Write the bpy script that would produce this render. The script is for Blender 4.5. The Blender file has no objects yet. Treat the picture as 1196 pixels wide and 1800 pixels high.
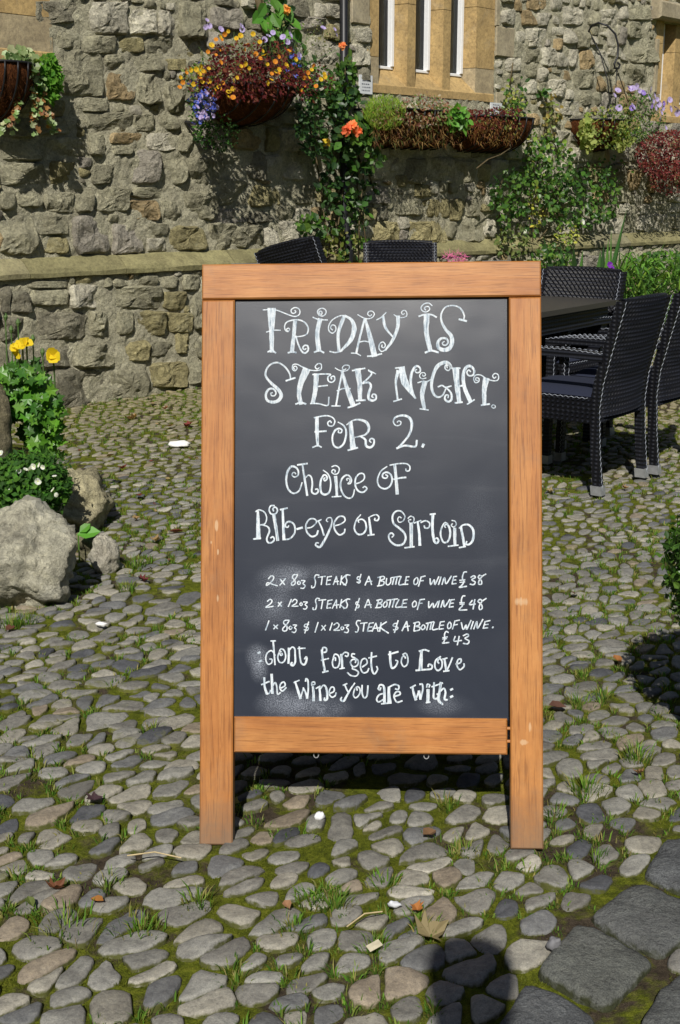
import bpy, math, random
import numpy as np
from mathutils import Vector, Matrix, noise as mnoise

R = math.radians
rnd = random.Random(7)
scene = bpy.context.scene
COL = scene.collection

# ------------------------------------------------------------------ camera, sky, sun, exposure
FOC, HOR, CAM_H = 2200.0, 340.0, 1.30
TILT = math.atan((900 - HOR) / FOC)
CAM = np.array([0, 0, CAM_H])
FW = np.array([0, math.cos(TILT), -math.sin(TILT)])
UPV = np.array([0, math.sin(TILT), math.cos(TILT)])
RT = np.array([1.0, 0, 0])
cd = bpy.data.cameras.new('camera')
cam = bpy.data.objects.new('camera', cd)
COL.objects.link(cam)
cam.location = CAM
cam.rotation_euler = (math.pi / 2 - TILT, 0, 0)
cd.sensor_fit = 'VERTICAL'
cd.sensor_height = 24
cd.lens = 24 * FOC / 1800
cd.clip_start = 0.05
cd.clip_end = 1000
scene.camera = cam

SUN_EL, SUN_DX = R(41), 0.10
sdir = Vector((SUN_DX, 1, 0)).normalized() * math.cos(SUN_EL) + Vector((0, 0, -math.sin(SUN_EL)))
world = bpy.data.worlds.new('World')
scene.world = world
world.use_nodes = True
wn = world.node_tree
bg = wn.nodes['Background']
sky = wn.nodes.new('ShaderNodeTexSky')
sky.sky_type = 'NISHITA'
sky.sun_disc = False
sky.sun_elevation = SUN_EL
sky.sun_rotation = math.atan2(-sdir.x, -sdir.y)
wn.links.new(sky.outputs[0], bg.inputs[0])
bg.inputs[1].default_value = 0.05
sl = bpy.data.lights.new('sun', 'SUN')
sl.energy = 5.0
sl.angle = R(0.55)
sl.color = (1.0, 0.955, 0.88)
so = bpy.data.objects.new('sun', sl)
so.rotation_euler = (-sdir).to_track_quat('Z', 'Y').to_euler()
so.location = (-3, -6, 8)
COL.objects.link(so)
scene.view_settings.view_transform = 'Standard'
scene.view_settings.look = 'None'
scene.view_settings.exposure = 0.0
scene.view_settings.gamma = 1.0
scene.view_settings.use_curve_mapping = False

# ------------------------------------------------------------------ helpers
def ray(x, y):
    return FW * FOC + RT * (x - 598) - UPV * (y - 900)

def on_plane(x, y, P, N):
    r = ray(x, y)
    P = np.asarray(P, float); N = np.asarray(N, float)
    return CAM + r * (np.dot(P - CAM, N) / np.dot(r, N))

def gz(y):
    return max(0.0, y - 6.0) * 0.013

def ground_at(x, y, z=0.0):
    return on_plane(x, y, (0, 0, z), (0, 0, 1))

WP = on_plane(225, 707, (0, 0, 0), (0, 0, 1))
WA = math.atan((2800 - 598) / (FOC / math.cos(TILT)))
WT = np.array([math.sin(WA), math.cos(WA), 0])
WN = np.array([math.cos(WA), -math.sin(WA), 0])
PLINTH = 0.075
W0 = WP - WN * PLINTH          # origin on the upper wall face

def wall_pt(s, z, o=0.0):
    return W0 + WT * s + WN * o + np.array([0, 0, z])

def wall_at(x, y, o=0.0):
    p = on_plane(x, y, W0 + WN * o, WN)
    return np.array([np.dot(p - W0, WT), p[2]])

def wpt(x, y, o=0.0):
    s, z = wall_at(x, y, o)
    return wall_pt(s, z, o)

def fbm(p, sc, octv=4):
    return mnoise.fractal((p[0] * sc, p[1] * sc, p[2] * sc), 0.8, 2.1, octv)

def tag(o, label=None, cat=None, group=None, kind=None):
    if label: o['label'] = label
    if cat: o['category'] = cat
    if group: o['group'] = group
    if kind: o['kind'] = kind
    return o

def empty(name, loc, rz=0.0):
    o = bpy.data.objects.new(name, None)
    o.location = [float(v) for v in loc]
    o.rotation_euler = (0, 0, rz)
    o.empty_display_size = 0.1
    COL.objects.link(o)
    return o

class MB:
    """collects geometry (world or local coordinates) and links it as ONE mesh"""
    def __init__(s):
        s.v = []; s.f = []; s.c = []
    def add(s, vs, fs, tint=(1, 1, 1, 1)):
        b = len(s.v)
        s.v.extend([tuple(map(float, p)) for p in vs])
        s.f.extend([tuple(i + b for i in f) for f in fs])
        if tint and not isinstance(tint[0], (tuple, list)):
            s.c.extend([tuple(tint) if len(tint) == 4 else (*tint, 1)] * len(vs))
        else:
            s.c.extend(tint)
    def box(s, a, b, M=None, tint=(1, 1, 1, 1)):
        (x0, y0, z0), (x1, y1, z1) = a, b
        vs = [(x0, y0, z0), (x1, y0, z0), (x1, y1, z0), (x0, y1, z0), (x0, y0, z1), (x1, y0, z1), (x1, y1, z1), (x0, y1, z1)]
        if M is not None: vs = [M(v) for v in vs]
        s.add(vs, [(0, 3, 2, 1), (4, 5, 6, 7), (0, 1, 5, 4), (1, 2, 6, 5), (2, 3, 7, 6), (3, 0, 4, 7)], tint)
    def prism(s, poly, n, d0, d1, tint=(1, 1, 1, 1)):
        """poly: list of 3D points (planar), extruded along n from d0 to d1"""
        n = np.asarray(n, float); k = len(poly)
        A = [np.asarray(p) + n * d0 for p in poly]; B = [np.asarray(p) + n * d1 for p in poly]
        fs = [tuple(range(k))[::-1], tuple(range(k, 2 * k))]
        fs += [(i, (i + 1) % k, k + (i + 1) % k, k + i) for i in range(k)]
        s.add(A + B, fs, tint)
    def tube(s, pts, r, n=6, tint=(1, 1, 1, 1), flat=None, cap=True):
        pts = [Vector(map(float, p)) for p in pts]
        k = len(pts)
        rs = [r] * k if isinstance(r, (int, float)) else list(r)
        vs = []; prev = None
        for i, p in enumerate(pts):
            t = (pts[min(i + 1, k - 1)] - pts[max(i - 1, 0)]).normalized()
            if prev is None:
                u = Vector((0, 0, 1)) if abs(t.z) < 0.9 else Vector((1, 0, 0))
            else:
                u = prev
            u = (u - t * u.dot(t)).normalized(); prev = u
            w = t.cross(u)
            for j in range(n):
                a = 2 * math.pi * j / n
                vs.append(p + (u * math.cos(a) + w * math.sin(a)) * rs[i])
        fs = [(i * n + j, i * n + (j + 1) % n, (i + 1) * n + (j + 1) % n, (i + 1) * n + j) for i in range(k - 1) for j in range(n)]
        if cap:
            fs.append(tuple(range(n))[::-1]); fs.append(tuple(range((k - 1) * n, k * n)))
        s.add(vs, fs, tint)
    def build(s, name, m, parent=None, smooth=False, origin=None, label=None):
        me = bpy.data.meshes.new(name)
        off = np.zeros(3)
        if origin is not None: off = np.asarray(origin, float)
        V = np.array(s.v, float) - off if s.v else np.zeros((0, 3))
        me.from_pydata(V.tolist(), [], s.f)
        at = me.color_attributes.new('tint', 'FLOAT_COLOR', 'POINT')
        at.data.foreach_set('color', np.array(s.c, dtype=np.float32).ravel())
        if smooth: me.polygons.foreach_set('use_smooth', [True] * len(me.polygons))
        me.materials.append(m)
        o = bpy.data.objects.new(name, me)
        COL.objects.link(o)
        if parent is not None: o.parent = parent
        if label: o['label'] = label
        if origin is not None and parent is None: o.location = off
        return o

def inst(src, name, parent, loc, rot=(0, 0, 0), sc=1.0):
    o = src.copy(); o.name = name
    COL.objects.link(o)
    o.parent = parent
    o.location = loc; o.rotation_euler = rot
    o.scale = (sc, sc, sc) if isinstance(sc, (int, float)) else sc
    return o

# ------------------------------------------------------------------ materials
def new_mat(name):
    m = bpy.data.materials.new(name); m.use_nodes = True
    nt = m.node_tree
    b = nt.nodes['Principled BSDF']
    return m, nt, b

def N(nt, t, **kw):
    n = nt.nodes.new(t)
    for k, v in kw.items():
        if k == 'op': n.operation = v
        elif k == 'blend': n.data_type = 'RGBA'; n.blend_type = v
        else:
            n.inputs[k].default_value = v
    return n

def lk(nt, a, b): nt.links.new(a, b)

def noise_tex(nt, scale, detail=6, rough=0.6, coord='Object', vec=None, dist=0.0, mapscale=None):
    n = nt.nodes.new('ShaderNodeTexNoise')
    n.inputs['Scale'].default_value = scale; n.inputs['Detail'].default_value = detail
    n.inputs['Roughness'].default_value = rough; n.inputs['Distortion'].default_value = dist
    if vec is None:
        tc = nt.nodes.new('ShaderNodeTexCoord'); vec = tc.outputs[coord]
    if mapscale is not None:
        mp = nt.nodes.new('ShaderNodeMapping'); mp.inputs['Scale'].default_value = mapscale
        lk(nt, vec, mp.inputs[0]); vec = mp.outputs[0]
    lk(nt, vec, n.inputs['Vector'])
    return n

def ramp(nt, src, stops):
    r = nt.nodes.new('ShaderNodeValToRGB')
    e = r.color_ramp.elements
    while len(e) < len(stops): e.new(0.5)
    for el, (p, c) in zip(e, stops):
        el.position = p; el.color = (*c, 1) if len(c) == 3 else c
    lk(nt, src, r.inputs[0])
    return r

def mix(nt, blend, fac, a, b):
    m = nt.nodes.new('ShaderNodeMix'); m.data_type = 'RGBA'; m.blend_type = blend
    for sock, v in ((m.inputs[0], fac), (m.inputs[6], a), (m.inputs[7], b)):
        if isinstance(v, (int, float)): sock.default_value = v
        elif isinstance(v, tuple): sock.default_value = (*v, 1) if len(v) == 3 else v
        else: lk(nt, v, sock)
    return m.outputs[2]

def bump(nt, b, heights, strength=0.6, dist=0.01):
    prev = None
    for h, st, d in heights:
        bp = nt.nodes.new('ShaderNodeBump')
        bp.inputs['Strength'].default_value = st; bp.inputs['Distance'].default_value = d
        lk(nt, h, bp.inputs['Height'])
        if prev: lk(nt, prev, bp.inputs['Normal'])
        prev = bp.outputs[0]
    lk(nt, prev, b.inputs['Normal'])

def tint_node(nt):
    a = nt.nodes.new('ShaderNodeAttribute'); a.attribute_name = 'tint'
    return a

def mathn(nt, op, a, b=None):
    m = nt.nodes.new('ShaderNodeMath'); m.operation = op
    for i, v in enumerate((a, b)):
        if v is None: continue
        if isinstance(v, (int, float)): m.inputs[i].default_value = v
        else: lk(nt, v, m.inputs[i])
    return m.outputs[0]

def stone_mat(name, lichen=0.5, bump_k=1.0, rim=(0.05, 0.06, 0.02), speck=0.5, rough=0.9, scale=1.0, light=(0.5, 0.49, 0.42), world_tex=False, craggy=0.0):
    """base colour from the stone's own tint, blotches, grain, lichen; alpha of tint = 1 on the face, 0 at the joint"""
    m, nt, b = new_mat(name)
    t = tint_node(nt)
    vec = None
    if world_tex:
        vec = nt.nodes.new('ShaderNodeNewGeometry').outputs['Position']
    n1 = noise_tex(nt, 9 * scale, 5, 0.65, vec=vec)
    n2 = noise_tex(nt, 60 * scale, 6, 0.7, vec=vec)
    n3 = noise_tex(nt, 4.5 * scale, 6, 0.7, dist=0.8, vec=vec)
    n4 = noise_tex(nt, 260 * scale, 2, 0.6, vec=vec)
    c = mix(nt, 'MULTIPLY', 1.0, t.outputs['Color'], ramp(nt, n1.outputs[0], [(0.3, (0.72, 0.7, 0.66)), (0.7, (1.22, 1.2, 1.12))]).outputs[0])
    c = mix(nt, 'MULTIPLY', 0.85, c, ramp(nt, n2.outputs[0], [(0.28, (0.55, 0.55, 0.56)), (0.5, (1, 1, 1)), (0.75, (1.35, 1.33, 1.25))]).outputs[0])
    c = mix(nt, 'MULTIPLY', speck, c, ramp(nt, n4.outputs[0], [(0.35, (0.7, 0.7, 0.7)), (0.65, (1.3, 1.3, 1.3))]).outputs[0])
    lm = ramp(nt, n3.outputs[0], [(0.56, (0, 0, 0)), (0.7, (lichen, lichen, lichen))]).outputs[0]
    c = mix(nt, 'MIX', lm, c, light)
    if rim:
        nr = noise_tex(nt, 30 * scale, 4, 0.6, vec=vec)
        al = mathn(nt, 'ADD', t.outputs['Alpha'], mathn(nt, 'MULTIPLY', mathn(nt, 'SUBTRACT', nr.outputs[0], 0.5), 1.6))
        rm = ramp(nt, al, [(0.15, (1, 1, 1)), (0.55, (0, 0, 0))]).outputs[0]
        c = mix(nt, 'MIX', rm, c, rim)
    lk(nt, c, b.inputs['Base Color'])
    b.inputs['Roughness'].default_value = rough
    b.inputs['Specular IOR Level'].default_value = 0.25
    hs = [(n1.outputs[0], min(1, 0.5 * bump_k), 0.02 * max(1, bump_k)), (n2.outputs[0], min(1, 0.75 * bump_k), 0.009 * max(1, bump_k)), (n4.outputs[0], 0.5 * min(1, bump_k), 0.0016)]
    if craggy:
        n6 = noise_tex(nt, 24 * scale, 5, 0.75, vec=vec, dist=1.4)
        hs.insert(1, (n6.outputs[0], 1.0, craggy))
        c2 = mix(nt, 'MULTIPLY', 0.8, c, ramp(nt, n6.outputs[0], [(0.3, (0.5, 0.5, 0.48)), (0.5, (1, 1, 1)), (0.75, (1.2, 1.2, 1.18))]).outputs[0])
        lk(nt, c2, b.inputs['Base Color'])
    bump(nt, b, hs)
    return m

def plain_mat(name, col, rough=0.6, var=0.2, nscale=40, bumpv=0.0, spec=0.4, metal=0.0, attr=False, sss=0.0):
    m, nt, b = new_mat(name)
    n = noise_tex(nt, nscale, 4, 0.6)
    base = col
    if attr:
        t = tint_node(nt); base = mix(nt, 'MULTIPLY', 1.0, col, t.outputs['Color'])
    c = mix(nt, 'MULTIPLY', 1.0, base, ramp(nt, n.outputs[0], [(0.3, (1 - var,) * 3), (0.7, (1 + var,) * 3)]).outputs[0])
    lk(nt, c, b.inputs['Base Color'])
    b.inputs['Roughness'].default_value = rough
    b.inputs['Specular IOR Level'].default_value = spec
    b.inputs['Metallic'].default_value = metal
    if bumpv: bump(nt, b, [(n.outputs[0], bumpv, 0.003)])
    return m

def leaf_mat(name, col, trans=0.35, rough=0.45, spec=0.4):
    """thin leaf: diffuse + translucent, per-leaf tint"""
    m, nt, b = new_mat(name)
    t = tint_node(nt)
    c = mix(nt, 'MULTIPLY', 1.0, col, t.outputs['Color'])
    lk(nt, c, b.inputs['Base Color'])
    b.inputs['Roughness'].default_value = rough
    b.inputs['Specular IOR Level'].default_value = spec
    tr = nt.nodes.new('ShaderNodeBsdfTranslucent')
    lk(nt, mix(nt, 'MULTIPLY', 1.0, c, (1.5, 1.6, 0.6)), tr.inputs[0])
    ms = nt.nodes.new('ShaderNodeMixShader'); ms.inputs[0].default_value = trans
    lk(nt, b.outputs[0], ms.inputs[1]); lk(nt, tr.outputs[0], ms.inputs[2])
    lk(nt, ms.outputs[0], nt.nodes['Material Output'].inputs[0])
    return m

WOODMARKS = [(0.033, 0.655, 0.004, 0.012), (0.036, 0.60, 0.002, 0.006), (0.036, 0.505, 0.003, 0.010), (0.022, 0.62, 0.002, 0.004), (0.662, 0.215, 0.012, 0.006), (0.675, 0.245, 0.004, 0.012), (0.66, 0.50, 0.014, 0.010)]
def wood_mat(name, axis):
    m, nt, b = new_mat(name)
    ms = [18.0, 18.0, 18.0]; ms[axis] = 2.2
    ms2 = [110.0, 110.0, 110.0]; ms2[axis] = 7
    n1 = noise_tex(nt, 1.0, 5, 0.6, mapscale=ms, dist=1.2)
    n2 = noise_tex(nt, 1.0, 4, 0.65, mapscale=ms2)
    n3 = noise_tex(nt, 7.0, 6, 0.65)
    ms4 = [420.0, 420.0, 420.0]; ms4[axis] = 14
    n4 = noise_tex(nt, 1.0, 2, 0.6, mapscale=ms4)
    n5 = noise_tex(nt, 16.0, 5, 0.7)
    c = ramp(nt, n1.outputs[0], [(0.25, (0.29, 0.108, 0.027)), (0.45, (0.41, 0.165, 0.043)), (0.62, (0.45, 0.20, 0.058)), (0.8, (0.35, 0.132, 0.034))]).outputs[0]
    c = mix(nt, 'MULTIPLY', 0.8, c, ramp(nt, n2.outputs[0], [(0.3, (0.84, 0.81, 0.76)), (0.6, (1.06, 1.06, 1.06))]).outputs[0])
    c = mix(nt, 'MULTIPLY', 0.7, c, ramp(nt, n3.outputs[0], [(0.32, (0.74, 0.66, 0.58)), (0.65, (1.12, 1.14, 1.18))]).outputs[0])
    c = mix(nt, 'MULTIPLY', 0.55, c, ramp(nt, n4.outputs[0], [(0.36, (0.42, 0.33, 0.26)), (0.46, (1, 1, 1))]).outputs[0])
    c = mix(nt, 'MIX', ramp(nt, n5.outputs[0], [(0.68, (0, 0, 0)), (0.8, (0.45, 0.45, 0.45))]).outputs[0], c, (0.72, 0.52, 0.34))
    if axis == 2:
        tc = nt.nodes.new('ShaderNodeTexCoord'); sp_ = nt.nodes.new('ShaderNodeSeparateXYZ'); lk(nt, tc.outputs['Object'], sp_.inputs[0])
        for ux, uz, rx, rz in WOODMARKS:
            dx = mathn(nt, 'DIVIDE', mathn(nt, 'SUBTRACT', sp_.outputs[0], ux), rx); dz = mathn(nt, 'DIVIDE', mathn(nt, 'SUBTRACT', sp_.outputs[2], uz), rz)
            d_ = mathn(nt, 'ADD', mathn(nt, 'ADD', mathn(nt, 'MULTIPLY', dx, dx), mathn(nt, 'MULTIPLY', dz, dz)), mathn(nt, 'MULTIPLY', mathn(nt, 'SUBTRACT', n2.outputs[0], 0.5), 3.5))
            c = mix(nt, 'MIX', ramp(nt, d_, [(0.2, (0.6, 0.6, 0.6)), (0.9, (0, 0, 0))]).outputs[0], c, (0.60, 0.42, 0.25))
    t = tint_node(nt)          # alpha < 1 where the wood is weathered (ends, foot)
    wr = mathn(nt, 'ADD', mathn(nt, 'SUBTRACT', 1.0, t.outputs['Alpha']), mathn(nt, 'MULTIPLY', mathn(nt, 'SUBTRACT', n5.outputs[0], 0.5), 0.9))
    c = mix(nt, 'MIX', ramp(nt, wr, [(0.18, (0, 0, 0)), (0.8, (0.75, 0.75, 0.75))]).outputs[0], c, (0.17, 0.12, 0.08))
    lk(nt, c, b.inputs['Base Color'])
    b.inputs['Roughness'].default_value = 0.5
    b.inputs['Specular IOR Level'].default_value = 0.35
    bump(nt, b, [(n2.outputs[0], 0.25, 0.0015), (n4.outputs[0], 0.25, 0.0006)])
    return m

def wicker_mat():
    m, nt, b = new_mat('black wicker')
    tc = nt.nodes.new('ShaderNodeTexCoord')
    mp = nt.nodes.new('ShaderNodeMapping'); mp.inputs['Scale'].default_value = (1, 1, 1)
    lk(nt, tc.outputs['Object'], mp.inputs[0])
    w1 = nt.nodes.new('ShaderNodeTexWave'); w1.wave_type = 'BANDS'; w1.bands_direction = 'X'; w1.inputs['Scale'].default_value = 12.0
    w2 = nt.nodes.new('ShaderNodeTexWave'); w2.wave_type = 'BANDS'; w2.bands_direction = 'Z'; w2.inputs['Scale'].default_value = 16.0
    w3 = nt.nodes.new('ShaderNodeTexWave'); w3.wave_type = 'BANDS'; w3.bands_direction = 'Y'; w3.inputs['Scale'].default_value = 12.0
    for w in (w1, w2, w3): lk(nt, mp.outputs[0], w.inputs[0])
    h = mathn(nt, 'MULTIPLY', mathn(nt, 'MAXIMUM', w1.outputs[1], w3.outputs[1]), w2.outputs[1])
    n = noise_tex(nt, 60, 2)
    c = ramp(nt, h, [(0.0, (0.004, 0.004, 0.006)), (0.6, (0.007, 0.008, 0.012)), (0.93, (0.016, 0.018, 0.027))]).outputs[0]
    lk(nt, c, b.inputs['Base Color'])
    b.inputs['Roughness'].default_value = 0.5; b.inputs['Specular IOR Level'].default_value = 0.28
    bump(nt, b, [(h, 0.8, 0.004)])
    return m

M = {}
M['wall_stone'] = stone_mat('rubble stone', 0.35, 1.6, rim=None, world_tex=True, craggy=0.035, light=(0.50, 0.50, 0.36))
M['mortar'] = stone_mat('lime mortar', 0.2, 1.6, rim=None, speck=0.8, scale=1.3, craggy=0.025, world_tex=True, light=(0.46, 0.46, 0.30))
M['ledge'] = stone_mat('sandstone ledge', 0.5, 0.6, rim=None, world_tex=True, light=(0.30, 0.28, 0.13))
M['ashlar'] = stone_mat('dressed sandstone', 0.25, 0.35, rim=None, world_tex=True, speck=0.35, scale=0.7, light=(0.40, 0.37, 0.30))
M['cobble'] = stone_mat('river cobble', 0.10, 0.38, rim=(0.075, 0.08, 0.02), world_tex=True, rough=0.72, scale=1.6)
M['cobble_far'] = stone_mat('mossy cobble', 0.75, 0.6, rim=(0.10, 0.105, 0.02), world_tex=True, scale=1.6, rough=0.85, light=(0.13, 0.135, 0.035))
M['granite'] = stone_mat('grey granite slab', 0.3, 1.1, rim=(0.04, 0.045, 0.02), speck=1.0, world_tex=True, scale=1.4, light=(0.2, 0.2, 0.2))
M['boulder'] = stone_mat('limestone boulder', 0.8, 1.2, craggy=0.02, rim=None, world_tex=True, scale=0.8, light=(0.50, 0.49, 0.42))
M['wood_x'] = wood_mat('oiled pine rail', 0)
M['wood_z'] = wood_mat('oiled pine stile', 2)
M['iron'] = plain_mat('black iron', (0.012, 0.012, 0.014), 0.45, 0.3, 80)
M['wicker'] = wicker_mat()
M['stitch'] = plain_mat('pale stitching', (0.34, 0.37, 0.43), 0.6)
M['alu'] = plain_mat('aluminium foot', (0.42, 0.43, 0.45), 0.35, 0.15, metal=0.6)
M['cushion'] = plain_mat('navy cushion', (0.012, 0.016, 0.035), 0.9, 0.2, 200)
M['tabletop'] = plain_mat('charcoal table top', (0.045, 0.042, 0.038), 0.45, 0.35, 300, 0.2)
M['white_paint'] = plain_mat('white window paint', (0.78, 0.79, 0.8), 0.35, 0.05)
M['chalk'] = None

# chalkboard panel: printed dusty laminate
def board_mat():
    m, nt, b = new_mat('blackboard laminate')
    n1 = noise_tex(nt, 3.0, 5, 0.6, dist=0.6)
    n2 = noise_tex(nt, 450, 2, 0.6)
    n3 = noise_tex(nt, 7, 4, 0.6)
    tc = nt.nodes.new('ShaderNodeTexCoord')
    sep = nt.nodes.new('ShaderNodeSeparateXYZ'); lk(nt, tc.outputs['Object'], sep.inputs[0])
    c = ramp(nt, n1.outputs[0], [(0.3, (0.017, 0.022, 0.036)), (0.7, (0.026, 0.032, 0.048))]).outputs[0]
    def blob(cx, cz, rx, rz, k):
        dx = mathn(nt, 'DIVIDE', mathn(nt, 'SUBTRACT', sep.outputs[0], cx), rx)
        dz = mathn(nt, 'DIVIDE', mathn(nt, 'SUBTRACT', sep.outputs[2], cz), rz)
        d = mathn(nt, 'ADD', mathn(nt, 'MULTIPLY', dx, dx), mathn(nt, 'MULTIPLY', dz, dz))
        g = mathn(nt, 'MAXIMUM', mathn(nt, 'SUBTRACT', 1.0, d), 0.0)
        return mathn(nt, 'MULTIPLY', mathn(nt, 'MULTIPLY', g, g), k)
    mk = None
    for a in BLOBS:
        q = blob(*a); mk = q if mk is None else mathn(nt, 'ADD', mk, q)
    sp = ramp(nt, n2.outputs[0], [(0.42, (0.1, 0.1, 0.1)), (0.62, (1, 1, 1))]).outputs[0]
    nn = ramp(nt, n3.outputs[0], [(0.35, (0.1, 0.1, 0.1)), (0.65, (1, 1, 1))]).outputs[0]
    k = mathn(nt, 'MULTIPLY', mathn(nt, 'MULTIPLY', mk, sp), nn)
    c = mix(nt, 'MIX', k, c, (0.42, 0.46, 0.54))
    # wiped streaks of chalk dust
    n5 = noise_tex(nt, 1.0, 4, 0.6, mapscale=(3, 3, 22), dist=0.8)
    c = mix(nt, 'MIX', ramp(nt, n5.outputs[0], [(0.58, (0, 0, 0)), (0.75, (0.025, 0.025, 0.025))]).outputs[0], c, (0.4, 0.42, 0.46))
    lk(nt, c, b.inputs['Base Color'])
    b.inputs['Roughness'].default_value = 0.31
    b.inputs['Specular IOR Level'].default_value = 0.36
    n6 = noise_tex(nt, 5, 2, 0.5)
    bump(nt, b, [(n6.outputs[0], 0.12, 0.02), (n2.outputs[0], 0.2, 0.0006)])
    return m

def chalk_mat():
    m, nt, b = new_mat('white chalk ink')
    n1 = noise_tex(nt, 1.0, 3, 0.6, mapscale=(260, 260, 60))
    n2 = noise_tex(nt, 500, 2, 0.6)
    c = ramp(nt, n1.outputs[0], [(0.28, (0.22, 0.28, 0.35)), (0.42, (0.50, 0.57, 0.64)), (0.52, (0.68, 0.73, 0.78)), (0.7, (0.8, 0.82, 0.85))]).outputs[0]
    c = mix(nt, 'MULTIPLY', 0.5, c, ramp(nt, n2.outputs[0], [(0.35, (0.55, 0.6, 0.65)), (0.55, (1, 1, 1))]).outputs[0])
    t = tint_node(nt)
    c = mix(nt, 'MULTIPLY', 1.0, c, t.outputs['Color'])
    lk(nt, c, b.inputs['Base Color'])
    b.inputs['Roughness'].default_value = 0.85
    return m
M['chalk'] = chalk_mat()

# ------------------------------------------------------------------ ground sheet
def voronoi_cells(pts, bucket, maxr):
    """clipped Voronoi polygons of 2D points (list of Nx2 arrays)"""
    grid = {}
    for i, p in enumerate(pts):
        grid.setdefault((int(p[0] // bucket), int(p[1] // bucket)), []).append(i)
    out = []
    for i, p in enumerate(pts):
        poly = [(p[0] - maxr, p[1] - maxr), (p[0] + maxr, p[1] - maxr), (p[0] + maxr, p[1] + maxr), (p[0] - maxr, p[1] + maxr)]
        gx, gy = int(p[0] // bucket), int(p[1] // bucket)
        nb = []
        for a in (-2, -1, 0, 1, 2):
            for c in (-2, -1, 0, 1, 2):
                nb += grid.get((gx + a, gy + c), [])
        nb = sorted((j for j in nb if j != i), key=lambda j: (pts[j][0] - p[0]) ** 2 + (pts[j][1] - p[1]) ** 2)[:14]
        for j in nb:
            q = pts[j]
            nx, ny = q[0] - p[0], q[1] - p[1]
            c = (q[0] ** 2 + q[1] ** 2 - p[0] ** 2 - p[1] ** 2) / 2
            new = []
            for k in range(len(poly)):
                a = poly[k]; b_ = poly[(k + 1) % len(poly)]
                da = a[0] * nx + a[1] * ny - c; db = b_[0] * nx + b_[1] * ny - c
                if da <= 0: new.append(a)
                if (da < 0 < db) or (db < 0 < da):
                    t = da / (da - db); new.append((a[0] + (b_[0] - a[0]) * t, a[1] + (b_[1] - a[1]) * t))
            poly = new
            if len(poly) < 3: break
        out.append(np.array(poly) if len(poly) >= 3 else None)
    return out

def in_poly(x, y, poly):
    c = False; n = len(poly); j = n - 1
    for i in range(n):
        if (poly[i][1] > y) != (poly[j][1] > y) and x < (poly[j][0] - poly[i][0]) * (y - poly[i][1]) / (poly[j][1] - poly[i][1]) + poly[i][0]: c = not c
        j = i
    return c

def wall_dist(x, y):
    return (x - W0[0]) * WN[0] + (y - W0[1]) * WN[1] - PLINTH

def ground_h(x, y):
    return gz(y) + 0.010 * mnoise.noise((x * 2.3, y * 2.3, 1.0)) + 0.006 * mnoise.noise((x * 9, y * 9, 4.0)) + 0.0035 * mnoise.noise((x * 30, y * 30, 9.0))

def build_ground():
    xs = np.arange(-3.2, 7.2, 0.05); ys = np.concatenate([np.arange(1.2, 4.6, 0.028), np.arange(4.6, 14.5, 0.06)])
    xs = np.concatenate([np.arange(-3.2, -1.2, 0.08), np.arange(-1.2, 1.6, 0.028), np.arange(1.6, 7.2, 0.08)])
    nx, ny = len(xs), len(ys)
    V = [(x, y, ground_h(x, y)) for y in ys for x in xs]
    F = [(j * nx + i, j * nx + i + 1, (j + 1) * nx + i + 1, (j + 1) * nx + i) for j in range(ny - 1) for i in range(nx - 1)]
    g = MB(); g.add(V, F)
    # the yard goes on past the detailed patch, as one sheet to the horizon
    x0, x1, y0, y1 = xs[0], xs[-1], ys[0], ys[-1]
    b = len(g.v)
    ring = [(-300, -300, 0), (300, -300, 0), (300, 300, 3.8), (-300, 300, 3.8)]
    bot = list(range(0, nx)); top = list(range((ny - 1) * nx, ny * nx))
    lef = [j * nx for j in range(ny)]; rig = [j * nx + nx - 1 for j in range(ny)]
    g.add(ring, [])
    g.f += [(b, b + 1, bot[k + 1], bot[k]) if k == nx // 2 else None for k in range(nx - 1)][:0]
    g.f.append(tuple([b, b + 1] + bot[::-1]))
    g.f.append(tuple([b + 1, b + 2] + rig[::-1]))
    g.f.append(tuple([b + 2, b + 3] + top))
    g.f.append(tuple([b + 3, b] + lef))
    m, nt, bs = new_mat('moss and soil')
    vec = nt.nodes.new('ShaderNodeNewGeometry').outputs['Position']
    n1 = noise_tex(nt, 3.2, 6, 0.65, vec=vec, dist=0.4)
    n2 = noise_tex(nt, 45, 6, 0.7, vec=vec)
    n3 = noise_tex(nt, 420, 3, 0.7, vec=vec)
    n4 = noise_tex(nt, 12, 5, 0.65, vec=vec)
    moss = ramp(nt, n2.outputs[0], [(0.25, (0.035, 0.045, 0.006)), (0.5, (0.11, 0.13, 0.011)), (0.8, (0.24, 0.25, 0.03))]).outputs[0]
    soil = ramp(nt, n2.outputs[0], [(0.25, (0.03, 0.023, 0.016)), (0.6, (0.085, 0.066, 0.045)), (0.85, (0.17, 0.14, 0.10))]).outputs[0]
    s_ = mathn(nt, 'ADD', mathn(nt, 'MULTIPLY', n1.outputs[0], 0.6), mathn(nt, 'MULTIPLY', n4.outputs[0], 0.4))
    c = mix(nt, 'MIX', ramp(nt, s_, [(0.43, (1, 1, 1)), (0.50, (0, 0, 0))]).outputs[0], moss, soil)
    c = mix(nt, 'MULTIPLY', 0.9, c, ramp(nt, n3.outputs[0], [(0.3, (0.45, 0.45, 0.45)), (0.7, (1.5, 1.5, 1.5))]).outputs[0])
    lk(nt, c, bs.inputs['Base Color']); bs.inputs['Roughness'].default_value = 0.95; bs.inputs['Specular IOR Level'].default_value = 0.1
    bump(nt, bs, [(n2.outputs[0], 0.8, 0.012), (n3.outputs[0], 0.9, 0.004)])
    o = g.build('ground', m, smooth=True)
    tag(o, 'mossy soil ground of the cobbled yard', kind='structure')
    return o
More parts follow.
